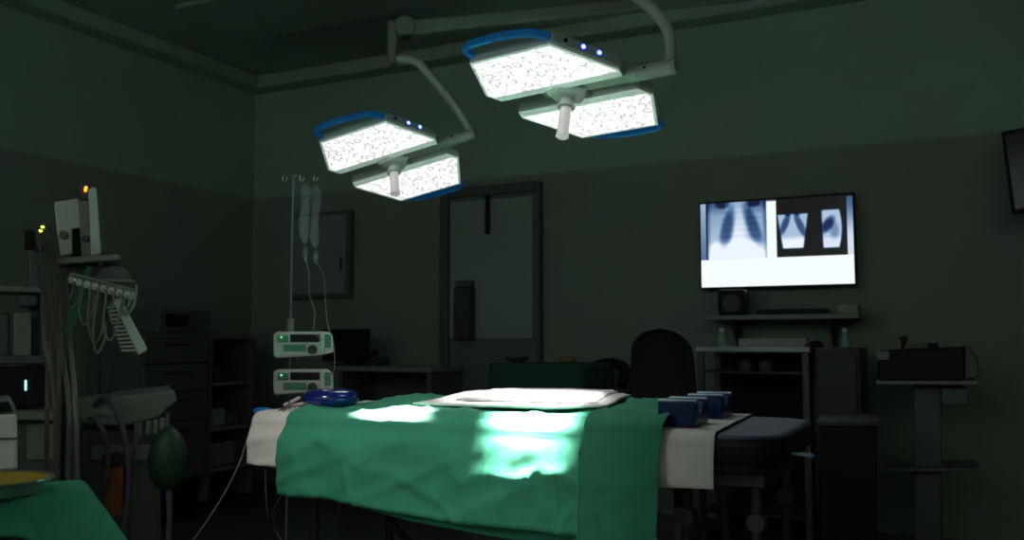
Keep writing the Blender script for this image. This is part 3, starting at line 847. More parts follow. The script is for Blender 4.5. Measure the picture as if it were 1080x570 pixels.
o = MB().box(q.x - .04, q.x + .04, YG + .15, YG + .22, gz + .003, gz + .035).build('swab_pack', mat('dull_yellow_wrap', (.16, .13, .05), .6), bevel=.008)
single(o, 'small yellowish swab pack on the dark green covered table', 'pack')
YS2 = 5.05
q = aty(636, 395, YS2)
g = thing('swivel_stool', 'black swivel stool with curved back between the covered table and chair', 'stool', (q.x, YS2, 0))
zt_ = aty(636, 384, YS2).z
b = MB(); b.tube([(q.x - .11, YS2 + .02, zt_ - .13), (q.x - .1, YS2 + .1, zt_ - .03), (q.x, YS2 + .14, zt_), (q.x + .1, YS2 + .1, zt_ - .03), (q.x + .11, YS2 + .02, zt_ - .13)], .032, 12); b.build('backrest', M_DARK, g)
MB().lathe([(.05, .6), (.17, .61), (.185, .64), (.17, .67), (.05, .68)], (q.x, YS2, 0)).build('seat', M_DARK, g)
MB().tube([(q.x, YS2 + .05, .62), (q.x, YS2 + .17, .7), (q.x, YS2 + .15, zt_ - .02)], .014).build('back_support', M_DGREY, g)
MB().cyl((q.x, YS2, .08), (q.x, YS2, .61), .025).build('gas_column', M_DGREY, g)
for i in range(5):
    a_ = 2 * PI * i / 5
    MB().tube([(q.x, YS2, .1), (q.x + .25 * math.cos(a_), YS2 + .25 * math.sin(a_), .02)], .018).build('base_spoke', M_DARK, g)

# ------------------------------------------------------------------ desk, computer, phone
YD = 4.95
x0_, x1_ = aty(352, 388, YD).x, aty(455, 388, YD).x
zd = aty(410, 387, YD).z
g = thing('desk', 'grey wall desk with pale top left of the door', 'desk', ((x0_ + x1_) / 2, YD, 0))
MB().box(x0_, x1_, YD, YB - .022, zd - .035, zd).build('desk_top', M_LGREY, g, bevel=.004)
MB().box(x0_ + .02, x0_ + .05, YD + .03, YB - .03, 0, zd - .035).build('side_panel', M_GREY, g)
MB().box(x1_ - .05, x1_ - .02, YD + .03, YB - .03, 0, zd - .035).build('side_panel', M_GREY, g)
MB().box(x0_ + .05, x1_ - .05, YB - .06, YB - .04, .1, zd - .035).build('back_panel', M_GREY, g)
a_, c_ = aty(340, 350, YD + .12), aty(388, 350, YD + .12)
ztm, zbm = aty(365, 347, YD + .12).z, aty(365, 386, YD + .12).z
g = thing('computer_monitor', 'black computer monitor on the grey desk', 'monitor', ((a_.x + c_.x) / 2, YD + .2, zd))
MB().box(a_.x, c_.x, YD + .12, YD + .15, zd + .025, ztm).build('screen', M_DARK, g, bevel=.006)
xm = (a_.x + c_.x) / 2
MB().bar((xm, YD + .17, zd + .01), (xm, YD + .165, zd + .18), .06, .02).build('stand', M_DARK, g)
MB().box(xm - .1, xm + .1, YD + .12, YD + .26, zd, zd + .012).build('stand_base', M_DARK, g, bevel=.004)
q = aty(394, 386, YD + .12)
g = thing('desk_telephone', 'small dark telephone beside the computer monitor', 'telephone', (q.x, YD + .15, zd))
MB().hexa([(q.x - .06, YD + .08, zd), (q.x + .06, YD + .08, zd), (q.x + .06, YD + .22, zd), (q.x - .06, YD + .22, zd)], [(q.x - .06, YD + .08, zd + .02), (q.x + .06, YD + .08, zd + .02), (q.x + .06, YD + .22, zd + .06), (q.x - .06, YD + .22, zd + .06)]).build('phone_body', M_DGREY, g, bevel=.005)
MB().tube([(q.x - .035, YD + .09, zd + .05), (q.x - .035, YD + .15, zd + .08), (q.x - .035, YD + .21, zd + .085)], .016).build('handset', M_DARK, g)

# ------------------------------------------------------------------ infusion stand
dI = 4.0
ip = at(305, 400, dI)
g = thing('infusion_stand', 'thin steel infusion stand left of the table carrying two pumps', 'infusion stand', (ip.x, ip.y, 0))
ztp = at(305, 186, dI).z
MB().cyl((ip.x, ip.y, .1), (ip.x, ip.y, ztp), .0055, n=12).build('pole', mat('blue_steel_pole', (.2, .25, .28), .35, metal=.5), g)
b = MB(); z0 = at(305, 348, dI).z; b.cyl((ip.x, ip.y, z0 - .04), (ip.x, ip.y, z0 + .05), .016); b.build('pole_collar', M_LGREY, g)
R3 = RIGHT
for dx, s in ((-.045, 1), (.03, 1), (.092, 1)):
    b = MB(); p = Vector((ip.x, ip.y, ztp))
    e = p + R3 * dx
    b.tube([p + Vector((0, 0, -.01)), p + R3 * dx * .5 + Vector((0, 0, .01)), e + Vector((0, 0, .0)), e + Vector((0, 0, -.02)), e + R3 * .012 + Vector((0, 0, -.022)), e + R3 * .018 + Vector((0, 0, -.005))], .0035, 6)
    b.build('hook', M_STEEL, g)
for i in range(5):
    a_ = 2 * PI * i / 5 + .5
    e = Vector((ip.x + .25 * math.cos(a_), ip.y + .25 * math.sin(a_), .07))
    l = MB().bar((ip.x, ip.y, .11), e, .03, .025).build('base_spoke', M_LGREY, g, bevel=.004)
    MB().cyl(e + Vector((-.012, 0, -.035)), e + Vector((.012, 0, -.035)), .033).build('caster', M_DARK, l)

def pump(y0, y1, label):
    d = dI - .09
    CXP[0] = 320
    p = at(320, y1, d)
    g = thing('infusion_pump', label, 'infusion pump', tuple(p), 'infusion pumps on the stand')
    H = y1 - y0
    MB().pprism([(288, y0 + 3), (292, y0), (346, y0), (351, y0 + 4), (352, y1 - 6), (338, y1 - 3), (291, y1), (288, y1 - 3)], d, .1).build('pump_case', M_WHITE, g, bevel=.008, seg=3)
    MB().pbox(306, y0 + 3, 337, y0 + 11, d - .006, .01).build('display', M_DARK, g, bevel=.002)
    MB().pbox(293, y0 + 4, 304, y0 + 11, d - .006, .01).build('keypad', M_GPANEL, g, bevel=.002)
    MB().pbox(299, y0 + 14, 323, y0 + 21, d - .006, .01).build('keypad', M_GPANEL, g, bevel=.002)
    MB().pbox(343, y0 + 3, 349, y0 + 17, d - .006, .01).build('keypad', M_GPANEL, g, bevel=.002)
    MB().pbox(338, y0 + 1, 342.5, y1 - 6, d - .012, .02).build('syringe_clamp', M_WHITE, g, bevel=.004)
    b = MB(); q = onface(329, y0 + 19, d - .012); b.cyl(q, q + FWD * .016, .02); b.build('knob', M_DGREY, g)
    b = MB(); q = onface(296.5, y0 + 6, d - .009); b.cyl(q, q + FWD * .006, .004, n=10); b.build('indicator_light', M_GRLED, g)
    b = MB(); q = at(305, y0 + 14, dI); b.box(q.x - .03, q.x + .03, q.y - .03, q.y + .03, q.z - .03, q.z + .03); b.build('pole_clamp', M_DGREY, g)
    return g
pump(350, 378, 'white infusion pump with green keys, upper one on the stand')
pump(390, 417, 'white infusion pump with green keys, lower one on the stand')

CXP[0] = None
def infusion_bag(px, y0, y1, w, label, d, tubepts):
    p = at(px, y0, d); q = at(px, y1, d)
    g = thing('infusion_bag', label, 'infusion bag', tuple(q), 'infusion bags hanging on the stand')
    def mk(scale, dep, v0, v1):
        b = MB()
        def fn(u, v):
            a_ = 2 * PI * u; k = v0 + (v1 - v0) * v
            prof = min(1, (k / .1) ** .5 if k < .1 else 1, ((1 - k) / .16) ** .5 if k > .84 else 1)
            prof = max(prof, .12)
            z = p.z + (q.z - p.z) * k
            wv = w * scale * prof * (.94 + .1 * math.sin(k * 9 + px))
            return Vector((p.x, p.y, z)) + RIGHT * wv * math.cos(a_) + FWD * (dep * prof * math.sin(a_)) + RIGHT * .004 * math.sin(k * 7)
        b.grid(fn, 20, 24); bmesh.ops.remove_doubles(b.bm, verts=b.bm.verts, dist=.0002)
        return b
    bag = mk(1, .022, 0, 1).build('bag', M_CLEAR, g)
    mk(.85, .016, .25, .97).build('fluid', M_FLUID, bag)
    b = MB(); b.torus(p + Vector((0, 0, .008)), .012, .0025, 1, .3, 1, 16, 6); b.build('hanging_loop', M_CLEAR, g)
    b = MB(); b.lathe([(.006, .0), (.011, -.012), (.011, -.05), (.004, -.062)], q + Vector((0, 0, -.01))); b.build('drip_chamber', M_CLEAR, g)
    MB().tube([q + Vector((0, 0, -.06))] + [at(*t_) for t_ in tubepts], .0022, 6).build('drip_tube', M_TUBE, g)
infusion_bag(322, 194, 258, .024, 'clear infusion bag hanging nearer the pole', 3.99, [(326, 290, 3.99), (326, 310, 3.98), (332, 330, 3.95), (331, 350, 3.9), (339, 358, 3.885)])
infusion_bag(333, 196, 262, .022, 'clear infusion bag hanging on the outer hook', 4.04, [(341, 290, 4.03), (343, 315, 4.02), (345, 340, 4.0), (352, 365, 3.95), (352, 392, 3.93), (341, 397, 3.885)])

# ------------------------------------------------------------------ wall cabinets on the left
XF = XL + .5
def xbox(b, px0, px1, py0, py1, pxm, X0, X1):
    y0, y1 = atx(px0, 400, X1).y, atx(px1, 400, X1).y
    z1, z0 = atx(pxm, py0, X1).z, atx(pxm, py1, X1).z
    return b.box(X0, X1, y0, y1, z0, z1), y0, y1, z0, z1
ya, yb_ = atx(150, 400, XF).y, atx(221, 400, XF).y
zt_ = atx(200, 351, XF).z; zb_ = .26
g = thing('drawer_cabinet', 'grey cabinet with four drawers against the left wall', 'cabinet', (XL + .25, (ya + yb_) / 2, 0))
MB().box(XL + .022, XF - .02, ya, yb_, zb_, zt_).build('cabinet_body', M_GREY, g, bevel=.004)
MB().box(XL + .03, XF - .06, ya + .03, yb_ - .03, 0.0, zb_).build('plinth', M_DARK, g)
zs = [zt_ - .02, zt_ - .2, zt_ - .38, zt_ - .56, zb_ + .01]
for i in range(4):
    d_ = MB().box(XF - .02, XF, ya + .012, yb_ - .012, zs[i + 1] + .008, zs[i] - .004).build('drawer', M_GREY, g, bevel=.004)
    MB().box(XF, XF + .018, (ya + yb_) / 2 - .1, (ya + yb_) / 2 + .1, zs[i] - .06, zs[i] - .045).build('handle', M_DGREY, d_, bevel=.003)
yc = atx(268, 400, XF).y
g = thing('open_shelf_unit', 'open grey shelf unit right of the drawer cabinet', 'shelf unit', (XL + .25, (yb_ + yc) / 2, 0))
zt2 = atx(245, 358, XF).z
for y in (yb_ + .012, yc - .012): MB().box(XL + .022, XF, y - .012, y + .012, 0.1, zt2).build('side_panel', M_GREY, g)
MB().box(XL + .022, XF, yb_, yc, zt2, zt2 + .025).build('top_board', mat('brownish_top', (.2, .17, .14), .5), g, bevel=.003)
MB().box(XL + .022, XL + .03, yb_ + .02, yc - .02, .1, zt2).build('back_panel', M_DGREY, g)
shz = []
for py in (403, 450, 492):
    z = atx(245, py, XF).z; shz.append(z)
    MB().box(XL + .03, XF - .005, yb_ + .024, yc - .024, z - .02, z).build('shelf', M_LGREY, g, bevel=.002)
for i, (f0, f1, h, lv, m, lb) in enumerate(((.15, .5, .12, 1, M_PAPER, 'pale carton on the middle board of the open shelf unit'), (.55, .85, .08, 1, M_GREY, 'flat grey carton beside the pale one on the shelf unit'), (.1, .8, .16, 2, M_LGREY, 'large pale bundle box on the lowest board of the shelf unit'), (.2, .6, .1, 0, M_DGREY, 'dark carton on the upper board of the open shelf unit'))):
    w_ = yc - yb_ - .05
    o = MB().box(XF - .3, XF - .05, yb_ + .025 + w_ * f0, yb_ + .025 + w_ * f1, shz[lv], shz[lv] + h).build('carton', m, bevel=.015)
    single(o, lb, 'carton', 'cartons on the open shelf unit')
# apparatus on top of the drawer cabinet
ya2, yb2 = atx(168, 340, XF - .1).y, atx(228, 340, XF - .1).y
g = thing('sterile_box', 'pale box with dark front window on top of the drawer cabinet', 'box', (XL + .25, (ya2 + yb2) / 2, zt_))
MB().box(XL + .1, XF - .1, ya2, yb2 - .05, zt_, zt_ + .15).build('box_body', M_GREY, g, bevel=.01)
MB().box(XF - .1, XF - .094, ya2 + .05, yb2 - .25, zt_ + .04, zt_ + .12).build('front_window', M_DARK, g, bevel=.003)

# ------------------------------------------------------------------ anaesthesia workstation
CXP[0] = 127
dA = 3.6
fl = lambda d: 360 + CAM_H / d * F
ap = at(125, fl(dA), dA + .2)
g = thing('anaesthesia_machine', 'grey anaesthesia machine with worktop and hoses on the left', 'medical machine', (ap.x, ap.y, 0))
MB().pbox(84, 452, 170, 640, dA, .42).build('cabinet_body', M_GREY, g, bevel=.012)
MB().pprism([(74, 424), (184, 412), (187, 424), (176, 432), (168, 441), (130, 450), (92, 448), (76, 440)], dA - .08, .45).build('worktop', M_LGREY, g, bevel=.01, seg=3)
MB().pbox(96, 470, 160, 486, dA - .015, .02).build('drawer', M_LGREY, g, bevel=.004)
MB().pbox(134, 492, 168, 610, dA - .012, .02).build('door', M_GREY, g, bevel=.005)
b = MB(); q = at(118, 545, dA - .07); b.lathe([(.028, 0), (.034, .004), (.034, .19), (.028, .195)], q); b.build('lime_canister', M_ORANGE, g)
b = MB(); q = at(118, 545, dA - .07); b.lathe([(.04, .195), (.042, .2), (.042, .235), (.036, .24)], q); b.build('canister_lid', M_DGREY, g)
for x0p, x1p in ((62, 74),):
    MB().pbox(x0p, 280, x1p, 640, dA + .18, .08).build('upright_column', M_DGREY, g, bevel=.01)
MB().pbox(104, 300, 118, 440, dA + .2, .08).build('upright_column', M_DGREY, g, bevel=.01)
MB().pprism([(60, 272), (126, 268), (128, 274), (60, 279)], dA - .02, .34).build('top_shelf', M_LGREY, g, bevel=.005)
MB().pbox(66, 279, 120, 296, dA + .06, .22).build('instrument_block', M_DGREY, g, bevel=.01)
b = MB(); q = at(128, 440, dA - .05)
b.tube([at(100, 428, dA - .12), at(110, 420, dA - .16), at(122, 432, dA - .18), at(133, 470, dA - .16), at(136, 510, dA - .16), at(131, 560, dA - .16), at(129, 620, dA - .1)], .011, 10); b.build('breathing_hose', M_HOSE, g)
MB().tube([at(88, 440, dA - .1), at(104, 447, dA - .16), at(113, 470, dA - .15), at(113, 500, dA - .14), at(108, 520, dA - .13)], .009, 10).build('breathing_hose', M_HOSE, g)
MB().tube([at(144, 446, dA - .1), at(142, 480, dA - .12), at(134, 530, dA - .13), at(122, 575, dA - .12)], .01, 8).build('breathing_hose', M_HOSE, g)
b = MB(); b.torus(at(106, 437, dA - .12), .03, .008, 1, .5, .6, 24, 8); b.build('hose_loop', M_LGREY, g)
for i, px in enumerate((148, 157, 165, 172)):
    q = at(px, 446 - i * 1.5, dA - .1)
    MB().lathe([(.008, -.055), (.011, -.045), (.011, 0)], q).build('valve_knob', M_LGREY, g)
# green breathing bag hanging from the arm end
q = at(177, 484, dA - .15)
s_ = (dA - .15) / F
b = MB(); prof = []
for i in range(21):
    t_ = -1 + 2 * i / 20
    prof.append((max(.006, 19.5 * s_ * (1 - abs(t_) ** 2.2) ** .62 * (1 - .08 * t_)), 34 * s_ * t_))
b.lathe(prof, q); bag = b.build('breathing_bag', M_BAG, g)
MB().cyl(at(178, 517, dA - .15), at(178, 524, dA - .15), .012).build('bag_neck', mat('blue_neck', (.12, .16, .3), .4), bag)
MB().tube([at(178, 523, dA - .15), at(179, 545, dA - .15), at(177, 590, dA - .15)], .011, 8).build('bag_hose', M_HOSE, bag)
MB().cyl(at(177, 452, dA - .15), at(177, 436, dA - .15), .008).build('bag_mount', M_GREY, bag)

# monitor towers on the machine's shelf
CXP[0] = 72
q = at(72, 271, dA + .1)
g = thing('patient_monitor', 'pale patient monitor seen from behind on the machine shelf', 'monitor', tuple(q))
MB().pprism([(57, 213), (83, 209), (86, 240), (76, 242), (77, 268), (64, 271), (60, 243)], dA + .05, .07).build('monitor_case', M_WHITE, g, bevel=.006)
MB().pbox(75, 240, 86, 270, dA + .09, .06).build('screen_side', M_DARK, g, bevel=.004)
b = MB(); q2 = onface(66, 248, dA + .045); b.cyl(q2, q2 + FWD * .02, .018); b.build('cable_socket', M_GREY, g)
q = at(96, 270, dA)
CXP[0] = 95
g = thing('ventilator_display', 'tall tilted pale display unit with orange lamp on the machine shelf', 'display', tuple(q))
MB().pprism([(93, 201), (96, 197.5), (100.5, 197), (102, 200), (107, 268), (96, 270)], dA - .01, .06).build('display_front', M_WHITE, g, bevel=.006)
MB().pprism([(82.5, 212), (93, 212), (96.5, 270), (86, 271)], dA + .02, .1).build('display_side', M_LGREY, g, bevel=.004)
MB().pprism([(81, 198), (87, 197), (94, 202), (93.5, 212), (83, 212)], dA + .03, .09).build('display_head', M_DGREY, g, bevel=.004)
b = MB(); q2 = onface(90.3, 199.5, dA + .02); b.bar(q2 + Vector((-.002, 0, -.011)), q2 + Vector((.003, 0, .011)), .01, .01); b.build('alarm_lamp', M_ORLED, g, bevel=.003)
b = MB(); q2 = onface(89, 252, dA + .012); b.cyl(q2, q2 + FWD * .02, .014); b.build('side_knob', M_DGREY, g)
MB().pprism([(98, 268), (105, 268), (109, 279), (104, 281)], dA + .0, .05).build('display_foot', M_WHITE, g, bevel=.004)
# clear dome
CXP[0] = 114
q = at(120, 297, dA - .02)
g = thing('plastic_dome', 'clear plastic dome cover beside the tall display unit', 'dome', tuple(q))
b = MB(); b.lathe([(.075, 0), (.077, .006), (.07, .012), (.058, .03), (.045, .05), (.03, .058), (.004, .06)], q); b.build('dome', M_CLEAR, g)
b = MB(); b.lathe([(.078, -.006), (.08, -.003), (.08, .004), (.076, .006)], q); b.build('dome_rim', M_LGREY, g)
MB().pprism([(104, 268), (121, 265), (124, 277), (122, 279), (104, 276)], dA + .06, .05).build('dome_bracket', M_GREY, g, bevel=.004)

# cable rack with a row of connectors
dR = dA - .2
CXP[0] = 108
q = at(108, 312, dR)
g = thing('cable_rack', 'pale tilted cable rack with a row of eight connectors', 'cable rack', tuple(q))
bp = lambda t_, off=0: (74 + 67 * t_, 294 + 18 * t_ + off)
MB().pprism([(73.5, 288), (142.5, 306.5), (140, 317), (73, 299)], dR, .03).build('rack_bar', M_WHITE, g, bevel=.003)
MB().pprism([(75, 287), (143, 305), (142.7, 308), (74, 290.5)], dR - .02, .05).build('rack_ledge', M_LGREY, g, bevel=.002)
for i in range(8):
    px, py = bp((i + .5) / 8)
    q = onface(px, py + 1, dR - .002)
    c_ = MB().cyl(q - FWD * .026, q + FWD * .004, .013, n=14).build('connector', M_WHITE, g)
    px2, py2 = px + (-3, 2, 4, -2, 3, 0, 5, -4)[i], py + (30, 45, 62, 70, 55, 35, 24, 20)[i]
    tgt = (px2 + 7, py2 - 8)
    MB().tube([q - FWD * .022, at(px, py + 9, dR - .045), at((px + px2) / 2 - 4, (py + py2) / 2 + 8, dR - .04), at(px2, py2, dR - .03), at(px2 + 8, py2 - 10, dR - .02), at(px2 + 11, py2 - 30, dR + .04)], .0042, 6).build('lead_cable', M_CABLEL, c_)
# ribbed support arm below the rack
CXP[0] = 132
g = thing('ribbed_arm', 'pale slanted support arm with a ribbed inner side below the rack', 'arm', tuple(at(145, 375, dR + .02)))
MB().pprism([(118, 316), (126, 313), (156, 369), (146, 375.5)], dR + .03, .06).build('smooth_beam', M_WHITE, g, bevel=.006)
MB().pprism([(110, 320), (119, 318), (146, 374), (127, 371)], dR + .05, .05).build('ribbed_side', M_GREY, g)
b = MB()
for i in range(12):
    t_ = i / 11
    xa, ya_ = 113 + 15 * t_, 325 + 45 * t_
    xb, yb2_ = 120.5 + 23 * t_, 323.5 + 46 * t_
    b.bar(onface(xa, ya_, dR + .044), onface(xb, yb2_, dR + .044), .008, .007)
b.build('ribs', M_WHITE, g)
CXP[0] = 82
o = MB().pprism([(92, 280), (97, 281), (89, 318), (77, 352), (67, 351), (78, 318)], dR + .12, .012).build('green_strap', M_GSTRAP, None, bevel=.003)
single(o, 'green fabric strap hanging from the machine shelf behind the rack', 'strap')
# hanging hose bundle left of the machine
hoses = [((46, 246), (52, 300), (50, 400), (49, 520), .012, M_HOSER), ((49, 244), (60, 290), (63, 380), (60, 520), .012, M_HOSER), ((52, 246), (55, 320), (72, 420), (71, 520), .013, M_HOSE), ((42, 248), (44, 300), (47, 360), (58, 440), .01, M_HOSE), ((70, 292), (72, 340), (79, 420), (82, 520), .012, M_HOSE)]
wheres = ['brown hose at the left edge of the bundle beside the machine', 'brown hose second from the left in the hanging bundle', 'grey hose leaning right within the hanging bundle', 'thin grey hose at the outer left of the hanging bundle', 'grey hose hanging in front of the machine column']
for (a_, b_, c_, e_, r_, m_), lb in zip(hoses, wheres):
    hz = -.05 * wheres.index(lb)
    o = MB().tube([at(a_[0], a_[1], 3.56 + hz), at(b_[0], b_[1], 3.3 + hz), at(c_[0], c_[1], 3.0 + hz), at(e_[0], e_[1], 2.98 + hz), at(e_[0] + 1, 728, 2.97 + hz)], r_ * .62, 8).build('breathing_hose', m_)
    single(o, lb, 'hose', 'hoses hanging beside the machine')
# supply column at far left
CXP[0] = 25
g = thing('supply_column', 'grey medical supply column with shelf at the far left', 'supply column', tuple(at(25, fl(3.75), 3.75)))
MB().pbox(30, 250, 43, 640, 3.72, .14).build('column_post', M_GREY, g, bevel=.01)
MB().pbox(14, 330, 33, 385, 3.6, .16).build('front_panel', M_LGREY, g, bevel=.008)
MB().pbox(-30, 330, 10, 385, 3.66, .16).build('side_panel', M_GREY, g, bevel=.008)
MB().pprism([(-30, 300), (44, 303), (46, 309), (-30, 307)], 3.6, .3).build('shelf', M_LGREY, g, bevel=.004)
MB().pbox(20, 311, 40, 324, 3.62, .2).build('shelf_bracket', M_GREY, g, bevel=.01)
MB().pbox(-30, 376, 52, 384, 3.4, .4).build('lower_shelf', M_GREY, g, bevel=.004)
MB().pbox(26, 243, 36, 262, 3.68, .1).build('socket_box', M_DARK, g, bevel=.005)
CXP[0] = 45
g = thing('gas_unit', 'small dark gas unit with two yellow green lights on the column', 'gas unit', tuple(at(43, 250, 3.6)))
MB().pprism([(36, 242), (50, 236), (54, 243), (53, 262), (38, 264)], 3.6, .12).build('unit_body', M_DGREY, g, bevel=.008)
for px, py in ((44.3, 239.3), (42.2, 243.5)):
    q = onface(px, py, 3.592); MB().cyl(q, q + FWD * .01, .0055, n=12).build('indicator_light', M_YGLED, g)
# dark monitor with the cyan slit
CXP[0] = 20
g = thing('dark_screen', 'dark square screen with a thin cyan light slit at far left', 'screen', tuple(at(20, 428, 3.2)))
MB().pprism([(-30, 388), (48, 386), (52, 392), (52, 426), (46, 430), (-30, 430)], 3.2, .12).build('screen_case', M_DARK, g, bevel=.008)
MB().pbox(25.8, 401, 28.4, 412.5, 3.192, .01).build('light_slit', M_CYLED, g, bevel=.003)
MB().pbox(-10, 430, 30, 436, 3.24, .2).build('screen_foot', M_DARK, g, bevel=.004)
# low grey cart carrying them
CXP[0] = 15
g = thing('equipment_cart', 'grey equipment cart under the dark screen at far left', 'cart', tuple(at(20, fl(3.1), 3.1)))
MB().pbox(-40, 436, 62, 444, 3.05, .45).build('cart_top', M_LGREY, g, bevel=.006)
MB().pbox(-36, 444, 60, 640, 3.1, .35).build('cart_body', M_GREY, g, bevel=.01)
MB().pbox(28, 448, 57, 486, 3.085, .02).build('drawer', M_LGREY, g, bevel=.004)
# white device near the left edge
CXP[0] = 8
dW = 2.55
q = at(4, 498, dW)
g = thing('defibrillator', 'small white device with slanted dark display at the left edge', 'device', tuple(q))
MB().pprism([(-30, 440), (16, 437), (18, 445), (18.5, 496), (-30, 500)], dW, .18, 8).build('device_body', mat('warm_white_plastic', (.9, .84, .78), .5), g, bevel=.008)
MB().pprism([(-30, 424), (10, 420), (17, 434), (16, 440), (-30, 443)], dW + .01, .18, 8).build('display_hood', M_LGREY, g, bevel=.008)
MB().pprism([(-20, 428), (9, 423.5), (13.5, 434), (-20, 437.5)], dW + .002, .02, 8).build('display', M_DARK, g, bevel=.002)
MB().pbox(-30, 462, 18, 464, dW - .004, .01, 8).build('seam_strip', M_GREY, g)
g = thing('device_stand', 'plain dark stand holding the small white device', 'stand', tuple(at(0, fl(dW), dW + .1)))
MB().pbox(-45, 498, 22, 505, dW - .02, .28).build('stand_top', M_DGREY, g, bevel=.004)
MB().pbox(-10, 505, 10, fl(dW + .05), dW + .05, .12).build('stand_column', M_DGREY, g)

# ------------------------------------------------------------------ foreground green-covered table with bowl
ZT = .80
e_r = atz(88, 507, ZT)                # right back corner of the top
fx = RIGHT
tl = e_r - fx * .95 - FWD * .0
g = thing('side_table', 'steel side table under a green cloth in the lower left corner', 'table', (e_r - fx * .45 - FWD * .3).to_tuple()[:2] + (0,))
def tp(a_, b_, z):  # a: metres left of the right edge, b: metres toward the camera from the back edge
    v_ = e_r - fx * a_ - FWD * b_
    return Vector((v_.x, v_.y, z))
MB().hexa([tp(.02, .02, ZT - .03), tp(.93, .02, ZT - .03), tp(.93, .28, ZT - .03), tp(.02, .28, ZT - .03)], [tp(.02, .02, ZT - .006), tp(.93, .02, ZT - .006), tp(.93, .28, ZT - .006), tp(.02, .28, ZT - .006)]).build('table_top', M_STEEL, g)
for a_ in (.03, .9):
    for b_ in (.04, .25): MB().cyl(tp(a_, b_, 0), tp(a_, b_, ZT - .03), .014).build('leg', M_STEEL, g)
def fn(u, v):
    # u along the width from beyond the left end to the right overhang, v from back overhang to front overhang
    A = -.22 + 1.2 * u                       # distance left of right edge (negative = overhang)
    B = -.18 + (.53 + .09 * u) * v
    dz = 0; oa = 0; ob = 0
    if A < 0: oa = -A; A = -.62 * oa - .02 * math.sin(B * 18) * oa * 4
    if B > .29: ob = B - .29; B = .29 + .25 * ob
    if B < 0: ob = -B; B = -.12 * ob
    h = math.hypot(oa, ob) if (oa and ob) else oa + ob
    if oa and ob: A -= .28 * min(oa, ob); B += .25 * min(oa, ob)
    z = ZT - h * (.80 if oa > ob else .96) + .02 * oa * math.sin(B * 40)
    z += .006 * fbm(A * 4, B * 4, 9) * (1 if h == 0 else .3)
    return tp(A, B, z)
o = MB().grid(fn, 90, 60).build('table_cloth', M_DRAPE, None, solid=.003, angle=180)
single(o, 'green cloth draped over the side table in the lower left corner', 'cloth')
bc = atz(-8, 515, ZT + .02)
g = thing('steel_basin', 'wide steel basin with a yellow inside on the green side table', 'basin', (bc.x, bc.y, ZT + .01))
b = MB(); b.lathe([(.08, 0), (.09, .0), (.112, .03), (.121, .036), (.126, .036), (.126, .032), (.114, .026)], (bc.x, bc.y, ZT + .006), n=40); b.build('basin_body', M_STEEL, g)
b = MB(); b.lathe([(.10, .018), (.112, .034), (.10, .036), (.05, .028), (.002, .026)], (bc.x, bc.y, ZT + .006), n=40); b.build('yellow_lining', M_YEL, g)

# ------------------------------------------------------------------ right hand side
CXP[0] = 978
dP = 4.15
g = thing('printer_stand', 'grey pedestal stand with flat top at the right', 'stand', tuple(at(978, fl(dP), dP + .2)))
MB().pbox(924, 402, 1031, 406, dP, .36).build('stand_top', M_LGREY, g, bevel=.003)
MB().pbox(932, 494, 1034, 498, dP + .04, .3).build('lower_shelf', M_GREY, g, bevel=.003)
MB().pbox(964, 406, 993, fl(dP + .1) - 12, dP + .12, .1).build('stand_post', M_GREY, g, bevel=.006)
MB().pbox(930, fl(dP + .05) - 14, 1030, fl(dP + .05), dP + .05, .4).build('stand_foot', M_DGREY, g, bevel=.01)
MB().pbox(993, 410, 1021, 428, dP + .03, .3).build('drawer_box', M_GREY, g, bevel=.005)
q = at(975, 402, dP + .02)
g = thing('printer', 'black desktop printer with grey rounded side on the pedestal stand', 'printer', tuple(q))
MB().pprism([(926, 370), (1018, 366), (1018, 402), (926, 402)], dP + .03, .32).build('printer_body', M_DARK, g, bevel=.01)
MB().pprism([(1018, 364), (1024, 367), (1032, 380), (1033, 398), (1018, 401.5)], dP + .02, .33).build('side_cover', M_GREY, g, bevel=.008)
MB().pbox(925, 371, 938, 380, dP + .015, .03).build('control_panel', M_LGREY, g, bevel=.003)
MB().pprism([(956, 364), (978, 362), (979, 367), (957, 368)], dP + .1, .2).build('paper_tray', M_GREY, g, bevel=.002)
q = at(952, 357, dP + .2)
o = MB().pprism([(947, 356), (956, 354), (957, 358), (953, 369.5), (950, 369.5), (950, 359)], dP + .2, .05).build('desk_scanner', M_DARK, bevel=.004)
single(o, 'tiny dark handheld scanner upright on the black printer', 'scanner')
o = MB().pprism([(978, 362), (990, 362), (990, 367.5), (978, 367.5)], dP + .15, .08).build('black_pouch', M_DARK, bevel=.006)
single(o, 'low black pouch lying on the printer lid', 'pouch')
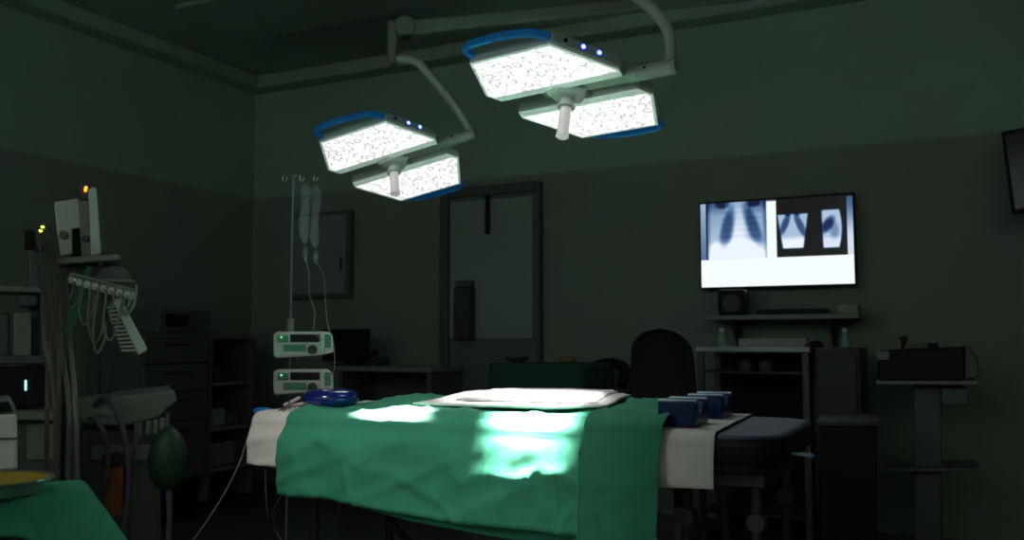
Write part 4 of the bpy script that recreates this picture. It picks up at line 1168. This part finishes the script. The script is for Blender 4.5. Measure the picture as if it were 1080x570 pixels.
dB = 3.95
CXP[0] = 895
g = thing('waste_cabinet', 'black floor cabinet between the table end and the printer stand', 'cabinet', tuple(at(895, fl(dB), dB + .2)))
MB().pbox(864, 450, 925, fl(dB), dB, .4).build('cabinet_body', M_DARK, g, bevel=.008)
MB().pprism([(861, 445), (929, 445), (928, 450), (862, 450)], dB - .015, .43).build('cabinet_top', M_DGREY, g, bevel=.004)
# dark hanging monitor at the right edge
dM = 4.3
CXP[0] = 1120
q = at(1075, 180, dM)
g = thing('hanging_monitor', 'tilted black monitor cut off by the right edge of the room view', 'monitor', tuple(q))
g['label'] = 'tilted black monitor hanging high beside the right hand wall end'
MB().pprism([(1056, 139), (1190, 112), (1196, 205), (1067, 226)], dM, .05).build('monitor_case', M_DARK, g, bevel=.008)
MB().pprism([(1060, 143), (1186, 117), (1191, 201), (1071, 221)], dM - .006, .01).build('screen', mat('dark_glass', (.01, .012, .013), .15), g)
q2 = at(1130, 170, dM + .05)
MB().tube([q2, q2 + FWD * .15, Vector((q2.x - .1, q2.y + .2, q2.z + .5)), Vector((q2.x - .1, q2.y + .2, ZC))], .03, 12).build('ceiling_arm', M_DGREY, g)

# ------------------------------------------------------------------ light, world, camera
w = bpy.data.worlds.new('dim_theatre'); S.world = w; w.use_nodes = True
w.node_tree.nodes['Background'].inputs['Color'].default_value = (.74, .86, .76, 1)
w.node_tree.nodes['Background'].inputs['Strength'].default_value = .8

cam = bpy.data.cameras.new('camera'); co = bpy.data.objects.new('camera', cam); COL.objects.link(co)
cam.sensor_width = 36; cam.lens = F / 1080 * 36
co.location = (0, 0, CAM_H)
co.rotation_euler = (PI / 2 + PITCH, 0, YAW)
cam.dof.use_dof = True; cam.dof.focus_distance = 3.3; cam.dof.aperture_fstop = 2.4
cam.clip_start = .05
S.camera = co
S.view_settings.view_transform = 'Standard'
S.view_settings.look = 'None'
S.cycles.use_denoising = True
S.cycles.sample_clamp_indirect = 25
S.cycles.max_bounces = 8
bpy.context.view_layer.update()
